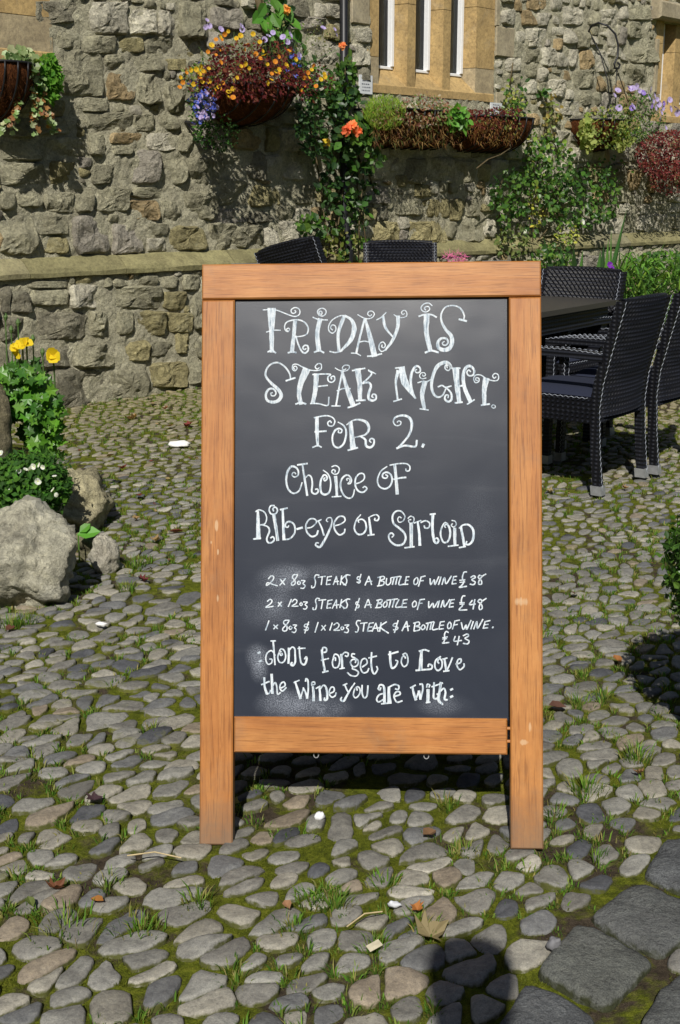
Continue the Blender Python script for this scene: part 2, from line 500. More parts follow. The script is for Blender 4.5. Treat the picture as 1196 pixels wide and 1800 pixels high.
GROUND = build_ground()

# ------------------------------------------------------------------ granite slabs
SLABS = [
    [(1129, 1550), (1165, 1490), (1260, 1470), (1330, 1600), (1186, 1578)],
    [(1035, 1622), (1105, 1568), (1135, 1567), (1200, 1597), (1270, 1615), (1160, 1694), (1077, 1652)],
    [(1013, 1638), (1035, 1640), (1152, 1704), (1067, 1786), (940, 1719)],
    [(920, 1746), (945, 1748), (1050, 1800), (1010, 1880), (850, 1860)],
    [(1157, 1758), (1210, 1715), (1300, 1760), (1230, 1900), (1120, 1820)],
]
SLAB_G = [[tuple(ground_at(x, y)[:2]) for x, y in s] for s in SLABS]

def resample(poly, n):
    poly = np.asarray(poly, float); k = len(poly)
    seg = np.linalg.norm(np.roll(poly, -1, 0) - poly, axis=1); cum = np.concatenate([[0], np.cumsum(seg)])
    out = []
    for t in np.linspace(0, cum[-1], n, endpoint=False):
        i = min(np.searchsorted(cum, t, side='right') - 1, k - 1)
        a = (t - cum[i]) / max(seg[i], 1e-9)
        out.append(poly[i] * (1 - a) + poly[(i + 1) % k] * a)
    return np.array(out)

def smooth_loop(P, it=1, k=0.5):
    for _ in range(it):
        P = P * (1 - k) + (np.roll(P, 1, 0) + np.roll(P, -1, 0)) * 0.5 * k
    return P

def flat_stone(mb, poly, base, h, n=16, rounds=1, tint=(0.3, 0.3, 0.3), rough=0.003, tilt=(0, 0), dome=0.5, seed=0, jit=0.04):
    """stone bedded in the ground: outline polygon in x,y, rounded shoulders, uneven crown"""
    P = smooth_loop(resample(poly, n), rounds, 0.45)
    c = P.mean(0); size = np.linalg.norm(P - c, axis=1).mean()
    for i in range(n):
        d = P[i] - c
        P[i] = c + d * (1 + jit * mnoise.noise((P[i][0] * 22 + seed, P[i][1] * 22, seed * 0.37)) * 2)
    rings = [(1.03, -0.03, 0.0), (1.0, h * 0.35, 0.2), (0.955, h * 0.78, 0.75), (0.86, h * (0.9 + 0.06 * dome), 1.0), (0.5, h * (0.95 + 0.12 * dome), 1.0)]
    V = []; T = []
    for s, z, a in rings:
        for p in P:
            q = c + (p - c) * s
            zz = base + z + (q[0] - c[0]) * tilt[0] + (q[1] - c[1]) * tilt[1]
            if a > 0: zz += rough * mnoise.noise((q[0] * 28 + seed, q[1] * 28, seed)) * (1.6 if a > 0.5 else 0.8)
            V.append((q[0], q[1], zz)); T.append((*tint, a))
    V.append((c[0], c[1], base + h * (0.93 + 0.15 * dome) + rough * mnoise.noise((c[0] * 28 + seed, c[1] * 28, seed)))); T.append((*tint, 1))
    F = []
    for r in range(len(rings) - 1):
        for i in range(n):
            j = (i + 1) % n
            F.append((r * n + i, r * n + j, (r + 1) * n + j, (r + 1) * n + i))
    L = (len(rings) - 1) * n; k = len(V) - 1
    F += [(L + i, L + (i + 1) % n, k) for i in range(n)]
    mb.add(V, F, T)

slab_root = GROUND
for i, s in enumerate(SLAB_G):
    mb = MB()
    flat_stone(mb, s, 0.0, 0.024, n=40, rounds=1, tint=(0.105 + 0.008 * (i % 3), 0.113 + 0.008 * (i % 3), 0.125), rough=0.006, dome=0.1, seed=i * 3.1 + 1, jit=0.012)
    mb.build('granite_slab', M['granite'], slab_root, smooth=True)

# ------------------------------------------------------------------ cobbles
BOULDER_SPOTS = [(-1.22, 4.35, 0.47), (-1.25, 5.2, 0.38), (-1.7, 5.3, 0.5)]

def cobble_field():
    r2 = random.Random(11)
    ang = R(44); ca, sa = math.cos(ang), math.sin(ang)
    ST = 1.5      # stones are longer along `ang`
    sp = 0.0525
    pts = []
    # work in a rotated, squeezed plane, jittered rows
    U = np.arange(-9, 14, sp); Vv = np.arange(-9, 16, sp * 0.9)
    for j, v in enumerate(Vv):
        for u in U:
            uu = u + (0.5 * sp if j % 2 else 0) + r2.uniform(-.46, .46) * sp
            vv = v + r2.uniform(-.42, .42) * sp
            x = (uu * ca * ST - vv * sa); y = (uu * sa * ST + vv * ca)
            if y < 1.55 or y > 13.5: continue
            if abs(x) > 0.36 * y + 0.5 or x < -2.6: continue
            if wall_dist(x, y) < -0.02: continue
            if r2.random() < 0.17: continue
            pts.append((uu, vv))
    cells = voronoi_cells(pts, sp * 1.6, sp * 1.45)
    res = []
    for p, c in zip(pts, cells):
        if c is None or len(c) < 3: continue
        xy = np.array([(q[0] * ca * ST - q[1] * sa, q[0] * sa * ST + q[1] * ca) for q in c])
        m = xy.mean(0)
        if any(in_poly(m[0], m[1], s) for s in SLAB_G): continue
        near_slab = min(min(math.hypot(m[0] - q[0], m[1] - q[1]) for q in resample(s, 24)) for s in SLAB_G) if m[1] < 3.0 else 9
        if near_slab < 0.024: continue
        res.append((m, xy))
    return res
CELLS = cobble_field()
CT = [((0.22, 0.22, 0.212), 6), ((0.185, 0.182, 0.174), 5), ((0.265, 0.255, 0.228), 3.5), ((0.14, 0.145, 0.155), 2.4), ((0.08, 0.085, 0.10), 1.0), ((0.24, 0.205, 0.165), 1.0), ((0.32, 0.31, 0.28), 0.9)]
def pick_tint(r, table):
    t = r.uniform(0, sum(w for _, w in table))
    for c, w in table:
        t -= w
        if t <= 0: break
    k = r.uniform(0.86, 1.14)
    return tuple(v * k for v in c)
def in_view(x, y, z=0.0, mx=15):
    q = np.array([x, y, z]) - CAM
    d = q @ FW
    if d < 0.1: return False, 0, 0
    px, py = 598 + FOC * (q @ RT) / d, 900 - FOC * (q @ UPV) / d
    return (-mx < px < 1196 + mx and -mx < py < 1800 + mx), px, py
near, far = [], []
r3 = random.Random(5)
COBBLE_XY = []
for m, xy in CELLS:
    ok, px, py = in_view(m[0], m[1])
    k = r3.random()
    if k < 0.035 and m[1] < 7: continue                 # a gap where moss or soil took over
    hidden = 352 < px < 958 and 500 < py < 1235
    (near if ok and not hidden else far).append((m, xy, py))
near.sort(key=lambda t: -t[2])
parts, rest = near[:300], near[300:] + far
def one_cobble(mb, m, xy, local, i):
    sh = r3.uniform(0.70, 0.95) if m[1] < 4.5 else r3.uniform(0.55, 0.88)
    tint = pick_tint(r3, CT)
    if m[1] > 5.5:
        f = min(0.75, (m[1] - 5.5) / 3); tint = tuple(a * (1 - f) + b * f for a, b in zip(tint, (0.23, 0.20, 0.11)))
    cen = np.array([0, 0]) if local else m
    P = (xy - m) * sh + cen
    flat_stone(mb, P, ground_h(m[0], m[1]) if not local else 0, r3.uniform(0.007, 0.014), n=14 if m[1] < 4 else 9, rounds=1,
               tint=tint, rough=0.0042, tilt=(r3.uniform(-.10, .10), r3.uniform(-.1, .08)), dome=r3.uniform(0.0, 0.7), seed=i * 0.73, jit=0.15)
for i, (m, xy, py) in enumerate(parts):
    mb = MB(); one_cobble(mb, m, xy, True, i)
    o = mb.build('cobblestone', M['cobble'], GROUND, smooth=True)
    o.location = (m[0], m[1], ground_h(m[0], m[1]))
mb = MB(); 
for i, (m, xy, py) in enumerate(rest): one_cobble(mb, m, xy, False, 300 + i)
o = mb.build('cobblestones', M['cobble_far'], GROUND, smooth=True); o['kind'] = 'stuff'

# ------------------------------------------------------------------ the stone building
BUILD = empty('stone_building', W0)
tag(BUILD, 'old rubble stone building with mullioned windows behind the yard', 'building')
BORG = W0

def w3(s, z, o):  # wall coordinates -> world
    return W0 + WT * s + WN * o + np.array([0, 0, z])

# openings in the upper wall, in wall coordinates (s0, s1, z0, z1)
def sbox(x0, y0, x1, y1, o=0.0):
    a = wall_at(x0, y0, o); b = wall_at(x1, y1, o)
    return a, b
def zs_at(x, y, o=0.0): return wall_at(x, y, o)
cw0 = zs_at(646, 150)[0]; cw1 = zs_at(868, 150)[0]; cz0 = zs_at(750, 170)[1]
OPEN_C = (cw0, cw1, cz0, 4.2)
lw1 = zs_at(93, 80)[0]; lz0 = zs_at(93, 112)[1]
OPEN_L = (lw1 - 2.2, lw1, lz0, 4.2)
rw0 = zs_at(1150, 120)[0]; rz0 = zs_at(1172, 215)[1]; rz1 = zs_at(1170, 38)[1]
OPEN_R = (rw0, rw0 + 1.5, rz0, rz1)
OPENS = [OPEN_C, OPEN_L, OPEN_R]
LEDGE_Z0 = wall_at(175, 484, 0.10)[1]
LEDGE_Z1 = wall_at(175, 448, 0.0)[1]
PL = PLINTH

def in_open(s, z, pad=0.0):
    return any(a - pad < s < b + pad and c - pad < z < d + pad for a, b, c, d in OPENS)

def mortar_sheet(name, s0, s1, z0, z1, o, step, check=True):
    ss = np.arange(s0, s1 + step, step); zz = np.arange(z0, z1 + step, step)
    ns = len(ss); V = []
    for z in zz:
        for s in ss:
            n = 0.001 + 0.011 * mnoise.noise((s * 4, z * 4, 3)) + 0.013 * mnoise.noise((s * 15, z * 15, 8)) + 0.012 * mnoise.noise((s * 40, z * 40, 2))
            V.append(w3(s, z, o + n))
    F = []
    for j in range(len(zz) - 1):
        for i in range(ns - 1):
            if check and in_open((ss[i] + ss[i + 1]) / 2, (zz[j] + zz[j + 1]) / 2, -step * 0.5): continue
            F.append((j * ns + i, j * ns + i + 1, (j + 1) * ns + i + 1, (j + 1) * ns + i))
    # thickness so that the wall is a wall
    mb = MB(); mb.add(V, F, (0.54, 0.52, 0.40, 1))
    return mb
S0, S1 = -3.2, 9.5
mb = mortar_sheet('wall', S0, S1, LEDGE_Z1 - 0.03, 4.2, 0.0, 0.024)
ob = mb.build('mortar_wall', M['mortar'], BUILD, smooth=True, origin=BORG)
mb = mortar_sheet('wall', S0, S1, -0.15, LEDGE_Z0 + 0.02, PL, 0.024, False)
mb.build('plinth_wall', M['mortar'], BUILD, smooth=True, origin=BORG)
# back of the wall and roofless upper block, so it stands as a solid from the side
mb = MB()
mb.prism([w3(S0, -0.2, 0), w3(S1, -0.2, 0), w3(S1, LEDGE_Z1, 0), w3(S0, LEDGE_Z1, 0)], WN, -0.6, -0.05, (0.3, 0.28, 0.22, 1))
mb.prism([w3(S0, 4.2, 0), w3(S1, 4.2, 0), w3(S1, 6.0, 0), w3(S0, 6.0, 0)], WN, -0.6, -0.002, (0.3, 0.28, 0.22, 1))
mb.prism([w3(S0, -0.2, -3), w3(S1, -0.2, -3), w3(S1, 6.0, -3), w3(S0, 6.0, -3)], WN, -0.1, 0.0, (0.2, 0.19, 0.16, 1))
mb.prism([w3(S0, 5.9, -3), w3(S1, 5.9, -3), w3(S1, 5.9, -0.6), w3(S0, 5.9, -0.6)], (0, 0, 1), 0, 0.1, (0.2, 0.19, 0.16, 1))
for sA in (S0, S1): mb.prism([w3(sA, -0.2, -3), w3(sA, -0.2, -0.05), w3(sA, 6.0, -0.05), w3(sA, 6.0, -3)], WT, -0.05, 0.0, (0.3, 0.28, 0.22, 1))
mb.build('masonry_core', M['mortar'], BUILD, origin=BORG)

# --- string course
r4 = random.Random(21)
s = S0
while s < S1:
    L = r4.uniform(0.55, 1.15); e = min(s + L, S1) - 0.006
    nseg = 12; V = []; T = []
    tint = pick_tint(r4, [((0.23, 0.215, 0.115), 3), ((0.27, 0.25, 0.15), 3), ((0.21, 0.20, 0.13), 2)])
    prof = [(-0.05, LEDGE_Z0 - 0.005), (PL + 0.0, LEDGE_Z0 - 0.004), (PL + 0.03, LEDGE_Z0 + 0.003), (PL + 0.034, LEDGE_Z0 + 0.03), (PL + 0.02, LEDGE_Z0 + 0.052), (0.04, LEDGE_Z1 - 0.025), (0.012, LEDGE_Z1), (-0.05, LEDGE_Z1)]
    for i in range(nseg + 1):
        ss = s + (e - s) * i / nseg
        for (o_, z_) in prof:
            k = 0.007 * mnoise.noise((ss * 7, z_ * 20, o_ * 30)) + 0.004 * mnoise.noise((ss * 30, z_ * 40, 5))
            V.append(w3(ss, z_ + k, o_ + k))
    n = len(prof)
    F = [(i * n + j, i * n + j + 1, (i + 1) * n + j + 1, (i + 1) * n + j)[::-1] for i in range(nseg) for j in range(n - 1)]
    F += [tuple(range(n)), tuple(range(nseg * n, nseg * n + n))[::-1]]
    mb = MB(); mb.add(V, F, (*tint, 1)); mb.build('ledge_stone', M['ledge'], BUILD, smooth=False, origin=BORG)
    s += L

# --- rubble stones: those read off the photograph first, then fillers
TC = {'g': (0.40, 0.385, 0.285), 'l': (0.62, 0.595, 0.50), 'o': (0.40, 0.36, 0.20), 't': (0.48, 0.37, 0.215), 'p': (0.40, 0.375, 0.33), 'b': (0.50, 0.25, 0.10), 'd': (0.29, 0.275, 0.215)}
K1 = 2.99
def conv(lst, ox, oy, k): return [(ox + a / k, oy + b / k, ox + c / k, oy + d / k, t) for a, b, c, d, t in lst]
upper = conv([(185,5,440,120,'d'),(465,15,665,180,'l'),(670,50,820,180,'l'),(830,55,935,190,'l'),(950,10,1110,200,'g'),(300,160,415,255,'g'),(430,190,600,280,'g'),(605,200,745,275,'o'),(755,195,910,290,'g'),
 (300,265,540,500,'g'),(550,290,650,370,'g'),(660,285,850,370,'g'),(862,310,975,370,'o'),(925,210,1065,300,'o'),(565,388,705,525,'t'),(720,385,850,540,'g'),(870,440,990,590,'g'),(390,515,560,585,'g'),(450,592,690,692,'g'),(700,600,800,690,'g'),
 (770,700,920,790,'l'),(815,600,930,680,'g'),(585,700,760,752,'t'),(560,765,690,812,'g'),(510,832,685,856,'b'),(700,790,830,970,'p'),(470,700,545,815,'g'),(850,810,975,965,'g'),(985,830,1110,975,'g'),(940,700,1060,800,'g'),
 (0,860,240,970,'g'),(260,850,400,970,'o'),(480,870,655,965,'g'),(0,1000,75,1105,'g'),(90,1000,210,1085,'g'),(230,1010,380,1115,'g'),(395,985,480,1115,'g'),(500,985,680,1110,'g'),(695,985,940,1040,'g'),(655,1055,830,1155,'t'),(850,1055,950,1165,'g'),(960,1010,1130,1150,'g'),
 (0,1125,180,1330,'g'),(200,1135,360,1230,'g'),(230,1240,350,1330,'o'),(385,1130,575,1330,'p'),(590,1180,750,1330,'p'),(770,1175,880,1235,'g'),(770,1255,875,1320,'l'),(890,1190,1080,1310,'o'),(1095,1175,1230,1320,'g'),
 (0,620,180,720,'g'),(0,740,230,840,'g'),(200,620,380,705,'g'),(250,725,450,820,'g'),(320,835,465,900,'g')], 0, 0, 2.99)
upper += conv([(400,1110,530,1180,'o'),(310,1200,480,1290,'g'),(495,1200,575,1300,'o'),(584,1195,642,1310,'o'),(650,1200,738,1325,'o'),(748,1200,825,1300,'g'),(835,1195,900,1270,'o'),(410,1330,530,1460,'o'),(540,1325,625,1460,'o'),(632,1335,700,1460,'g'),(708,1325,850,1450,'g'),(310,1050,390,1120,'o'),
 (62,172,165,255,'l'),(62,268,165,395,'l'),(960,350,1060,430,'l'),(960,445,1060,530,'g')], 600, 0, 3.417)
upper += conv([(108,60,212,150,'l'),(228,65,315,150,'t'),(322,80,415,155,'l'),(385,165,475,215,'l'),(265,0,410,58,'t'),(480,40,600,150,'l'),(190,190,240,260,'l'),(250,175,378,285,'l'),(485,170,555,265,'l'),(563,165,632,290,'g'),(345,290,435,400,'l'),(440,320,510,410,'l'),(518,300,577,410,'l'),(583,302,655,430,'t'),(662,310,745,440,'l'),
 (390,485,480,590,'l'),(470,428,535,490,'t'),(545,425,672,535,'g'),(688,455,735,555,'t'),(548,548,640,640,'g'),(648,560,712,640,'g'),(435,615,580,700,'l'),(875,40,1010,120,'g'),(870,135,1000,230,'g'),(880,245,1060,380,'g'),(870,395,1010,520,'g'),(745,180,800,290,'l'),(875,1035,990,1150,'t'),(998,1060,1060,1170,'t'),
 (245,300,335,380,'g'),(215,395,320,470,'g'),(330,410,380,500,'l'),(235,485,320,570,'l'),(325,505,385,590,'g'),(630,60,700,150,'g'),(715,60,800,165,'l'),(810,30,868,120,'l')], 850, 0, 3.457)
lower = conv([(0,235,50,385,'d'),(65,222,350,256,'g'),(160,266,350,345,'g'),(362,240,530,360,'l'),(568,250,845,362,'g'),(855,280,965,375,'o'),(710,195,820,245,'g'),(832,195,925,258,'g'),(960,188,1045,268,'g'),(60,275,150,385,'d'),(190,388,445,530,'d'),
 (478,380,580,510,'g'),(615,380,690,500,'g'),(700,380,862,510,'o'),(875,388,1005,492,'o'),(1012,300,1100,470,'g'),(0,415,170,530,'d'),(385,548,640,672,'g'),(652,535,775,640,'o'),(788,540,905,612,'g'),(925,492,1045,600,'o'),(60,560,370,668,'d'),
 (250,685,575,905,'d'),(585,690,775,840,'g'),(790,650,980,780,'o'),(765,745,832,835,'g'),(990,630,1045,760,'g'),(90,700,240,900,'d'),(-120,560,40,700,'g')], 0, 420, 2.99)

class Occ:
    def __init__(s, s0, s1, z0, z1, r=0.01):
        s.s0, s.z0, s.r = s0, z0, r
        s.g = np.zeros((int((z1 - z0) / r) + 2, int((s1 - s0) / r) + 2), bool)
    def idx(s, a, b, c, d):
        return (slice(max(0, int((c - s.z0) / s.r)), max(0, int((d - s.z0) / s.r) + 1)), slice(max(0, int((a - s.s0) / s.r)), max(0, int((b - s.s0) / s.r) + 1)))
    def frac(s, *b):
        q = s.g[s.idx(*b)]; return q.mean() if q.size else 1
    def fill(s, *b): s.g[s.idx(*b)] = True

def wall_stone(mb, quad, o, proud, n, tint, seed, amp):
    """quad: 4 (s,z) corners; a quarry-faced stone bedded in the mortar"""
    rr = random.Random(int(seed * 977) + 3)
    q = np.array(quad, float); c = q.mean(0)
    poly = []
    for i in range(4):
        a, p, b = q[i - 1], q[i], q[(i + 1) % 4]
        cut = rr.uniform(0.04, 0.24)
        ea, eb = a - p, b - p
        k = min(np.linalg.norm(ea), np.linalg.norm(eb)) * cut
        p1 = p + ea / max(np.linalg.norm(ea), 1e-6) * k; p2 = p + eb / max(np.linalg.norm(eb), 1e-6) * k
        mid = (p1 + p2) / 2 * 0.55 + p * 0.45
        poly += [p1, mid, p2]
    P = resample(poly, n)
    for i in range(n):
        d = P[i] - c
        P[i] = c + d * (1.05 + 0.15 * mnoise.noise((P[i][0] * 16 + seed, P[i][1] * 16, seed)) + 0.07 * mnoise.noise((P[i][0] * 45 + seed, P[i][1] * 45, seed)))
    V = []; T = []
    tl = (rr.uniform(-.16, .16), rr.uniform(-.14, .14))
    rings = [(1.02, -0.02), (0.99, proud * 0.5), (0.955, proud * 0.85), (0.87, proud * 1.0), (0.7, proud), (0.5, proud), (0.28, proud)]
    size = np.linalg.norm(q[0] - q[2])
    cuts = [(rr.uniform(0, 6.28), rr.uniform(.12, .5), rr.uniform(-.1, .35) * size) for _ in range(4)]
    cy = rr.uniform(-.5, .5)
    for s_, oo in rings + [(0.0, proud * 1.1)]:
        for p in (P if s_ > 0 else [c]):
            a = c + (p - c) * s_
            x = oo
            if s_ < 1.0:
                d = a - c
                k = 1 if s_ < 0.95 else 0.5
                f = mnoise.noise((a[0] * 9 + seed, a[1] * 9, seed)) * 1.2 + 0.7 * abs(mnoise.noise((a[0] * 19, a[1] * 19 + seed, 1.5))) + 0.4 * mnoise.noise((a[0] * 42, a[1] * 42, seed))
                x += d[0] * tl[0] + d[1] * tl[1]
                for an, sl_, of in cuts:      # chipped facets
                    g = d[0] * math.cos(an) + d[1] * math.sin(an) - of
                    if g > 0: x -= min(g * sl_, 0.02)
                x += k * amp * f
            V.append(w3(a[0], a[1], o + x)); T.append((*tint, 1))
    F = []
    for r_ in range(len(rings) - 1):
        for i in range(n):
            j = (i + 1) % n
            F.append((r_ * n + i, r_ * n + j, (r_ + 1) * n + j, (r_ + 1) * n + i))
    L = (len(rings) - 1) * n; k = len(V) - 1
    F += [(L + i, L + (i + 1) % n, k) for i in range(n)]
    mb.add(V, F, T)

STONES = []   # (quad, o, kind)
def add_known(lst, o, occ):
    for x0, y0, x1, y1, t in lst:
        sx = 0.5
        q = [wall_at(x, y, o) for x, y in ((x0, y1), (x1, y1), (x1, y0), (x0, y0))]
        a, b = min(p[0] for p in q), max(p[0] for p in q); c, d = min(p[1] for p in q), max(p[1] for p in q)
        if o < 0.01:
            if in_open((a + b) / 2, (c + d) / 2) or c < LEDGE_Z1 - 0.02: 
                if in_open((a + b) / 2, (c + d) / 2): continue
                q = [np.array([p[0], max(p[1], LEDGE_Z1 + 0.01)]) for p in q]
        if occ.frac(a + .01, b - .01, c + .01, d - .01) > 0.35: continue
        occ.fill(a, b, c, d)
        STONES.append((q, o, t, True))
occU = Occ(S0, S1, 0, 4.3); occL = Occ(S0, S1, -0.3, 1.3)
for a, b, c, d in OPENS: occU.fill(a, b, c, d)
occU.fill(S0, S1, 0, LEDGE_Z1)
# quoins flanking the openings (dressed blocks) are kept free of rubble
QUOINS = []
def quoin(x0, y0, x1, y1):
    a = wall_at(x0, y1); b = wall_at(x1, y0)
    q = (a[0], b[0], wall_at((x0 + x1) / 2, y1)[1], wall_at((x0 + x1) / 2, y0)[1])
    QUOINS.append(q); occU.fill(*q)
quoin(869, 48, 903, 100); quoin(616, -30, 648, 42); quoin(869, -60, 879, 46); quoin(869, 163, 890, 200)
quoin(1147, 68, 1158, 163); quoin(1147, -20, 1163, 10)
add_known(upper, 0.0, occU); add_known(lower, PL, occL)

r5 = random.Random(33)
def fill_stones(occ, o, z0, z1, hmin, hmax, wmin, wmax, lim, passes=1, right_light=True):
    z = z0
    while z < z1:
        h = r5.uniform(hmin, hmax)
        s = S0 + r5.uniform(0, 0.2)
        while s < S1:
            w = r5.uniform(wmin, wmax); hh = h * r5.uniform(0.8, 1.05)
            a, b, c, d = s, s + w, z + r5.uniform(-0.01, 0.01), z + hh
            if occ.frac(a, b, c, d) < lim and d < z1 + 0.03 and not (o < 0.01 and in_open((a + b) / 2, (c + d) / 2, 0.05)):
                occ.fill(a, b, c, d)
                j = lambda: r5.uniform(-0.014, 0.014)
                q = [np.array([a + j(), c + j()]), np.array([b + j(), c + j()]), np.array([b + j(), d + j()]), np.array([a + j(), d + j()])]
                rl = (a > 1.2)
                t = r5.choices('glotpd', [3, 6, 1, 1.4, 1.5, .3] if rl and o < .01 else [7, 1.5, 3, 0.8, 2, 1])[0]
                STONES.append((q, o, t, False))
                s += w + r5.uniform(0.008, 0.02)
            else: s += 0.02
        z += h + r5.uniform(0.008, 0.018)
fill_stones(occU, 0.0, LEDGE_Z1 + 0.012, 4.15, 0.10, 0.19, 0.12, 0.34, 0.14)
fill_stones(occU, 0.0, LEDGE_Z1 + 0.012, 4.15, 0.06, 0.10, 0.07, 0.17, 0.18)
fill_stones(occU, 0.0, LEDGE_Z1 + 0.012, 4.15, 0.035, 0.06, 0.035, 0.11, 0.25)
fill_stones(occL, PL, 0.02, LEDGE_Z0 - 0.02, 0.13, 0.2, 0.16, 0.38, 0.14)
fill_stones(occL, PL, 0.02, LEDGE_Z0 - 0.01, 0.05, 0.09, 0.06, 0.18, 0.18)
fill_stones(occL, PL, 0.02, LEDGE_Z0 - 0.01, 0.03, 0.055, 0.04, 0.11, 0.25)

vis = []; hid = []
for i, st in enumerate(STONES):
    c = np.mean(st[0], axis=0)
    p = w3(c[0], c[1], st[1]); ok, px, py = in_view(*p, mx=10)
    behind = 360 < px < 945 and py > 475
    a = np.linalg.norm(st[0][0] - st[0][2]) / np.linalg.norm(p - CAM)
    (vis if ok and not behind else hid).append((a, i, st))
vis.sort(key=lambda t: -t[0])
def do_stone(mb, i, st, fine=True):
    q, o, t, known = st
    tint = tuple(v * random.Random(i).uniform(0.85, 1.18) for v in TC[t])
    size = min(np.linalg.norm(q[0] - q[1]), np.linalg.norm(q[1] - q[2]))
    proud = min(0.034, 0.014 + size * 0.11) if t != 'b' else 0.012
    wall_stone(mb, q, o, proud, 26 if fine else 14, tint, i * 1.37 + 0.5, min(0.022, size * 0.15))
for a, i, st in vis[:300]:
    mb = MB(); do_stone(mb, i, st)
    mb.build('stone', M['wall_stone'], BUILD, smooth=False, origin=BORG)
mb = MB()
for a, i, st in vis[300:] + hid: do_stone(mb, i, st, False)
o = mb.build('rubble_stones', M['wall_stone'], BUILD, smooth=True, origin=BORG); o['kind'] = 'stuff'
print('STONES', len(vis), len(hid), 'COBBLES', len(near), len(far))

# --- windows (parts of the building, their pieces are sub-parts)
ASH = (0.40, 0.285, 0.135, 1); ASH2 = (0.36, 0.30, 0.20, 1); ASH3 = (0.33, 0.29, 0.21, 1)
def glass_mat():
    m, nt, b = new_mat('window glass')
    b.inputs['Base Color'].default_value = (0.02, 0.022, 0.025, 1)
    b.inputs['Roughness'].default_value = 0.03
    tr = nt.nodes.new('ShaderNodeBsdfTransparent'); tr.inputs[0].default_value = (0.82, 0.85, 0.85, 1)
    gl = nt.nodes.new('ShaderNodeBsdfGlossy'); gl.inputs['Roughness'].default_value = 0.02
    fr = nt.nodes.new('ShaderNodeFresnel'); fr.inputs[0].default_value = 1.5
    ms = nt.nodes.new('ShaderNodeMixShader')
    lk(nt, fr.outputs[0], ms.inputs[0]); lk(nt, tr.outputs[0], ms.inputs[1]); lk(nt, gl.outputs[0], ms.inputs[2])
    lk(nt, ms.outputs[0], nt.nodes['Material Output'].inputs[0])
    return m
M['glass'] = glass_mat()
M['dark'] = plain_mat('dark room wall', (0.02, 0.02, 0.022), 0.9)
M['curtain'] = plain_mat('pale curtain', (0.42, 0.40, 0.36), 0.9, 0.15, 20)

def wbox(mb, s0, s1, z0, z1, o0, o1, tint=ASH, bev=0.004):
    # dressed block with a small arris
    P = [w3(s0, z0, 0), w3(s1, z0, 0), w3(s1, z1, 0), w3(s0, z1, 0)]
    c = np.mean(P, axis=0)
    def ring(k, o): return [p + WN * o + (WT * (1 if np.dot(c - p, WT) > 0 else -1) + np.array([0, 0, 1 if c[2] > p[2] else -1])) * k for p in P]
    V = ring(0, o0) + ring(0, o1 - bev) + ring(bev, o1)
    F = [(3, 2, 1, 0), (8, 9, 10, 11)]
    for r_ in range(2):
        F += [(r_ * 4 + i, r_ * 4 + (i + 1) % 4, r_ * 4 + 4 + (i + 1) % 4, r_ * 4 + 4 + i) for i in range(4)]
    mb.add(V, F, tint)

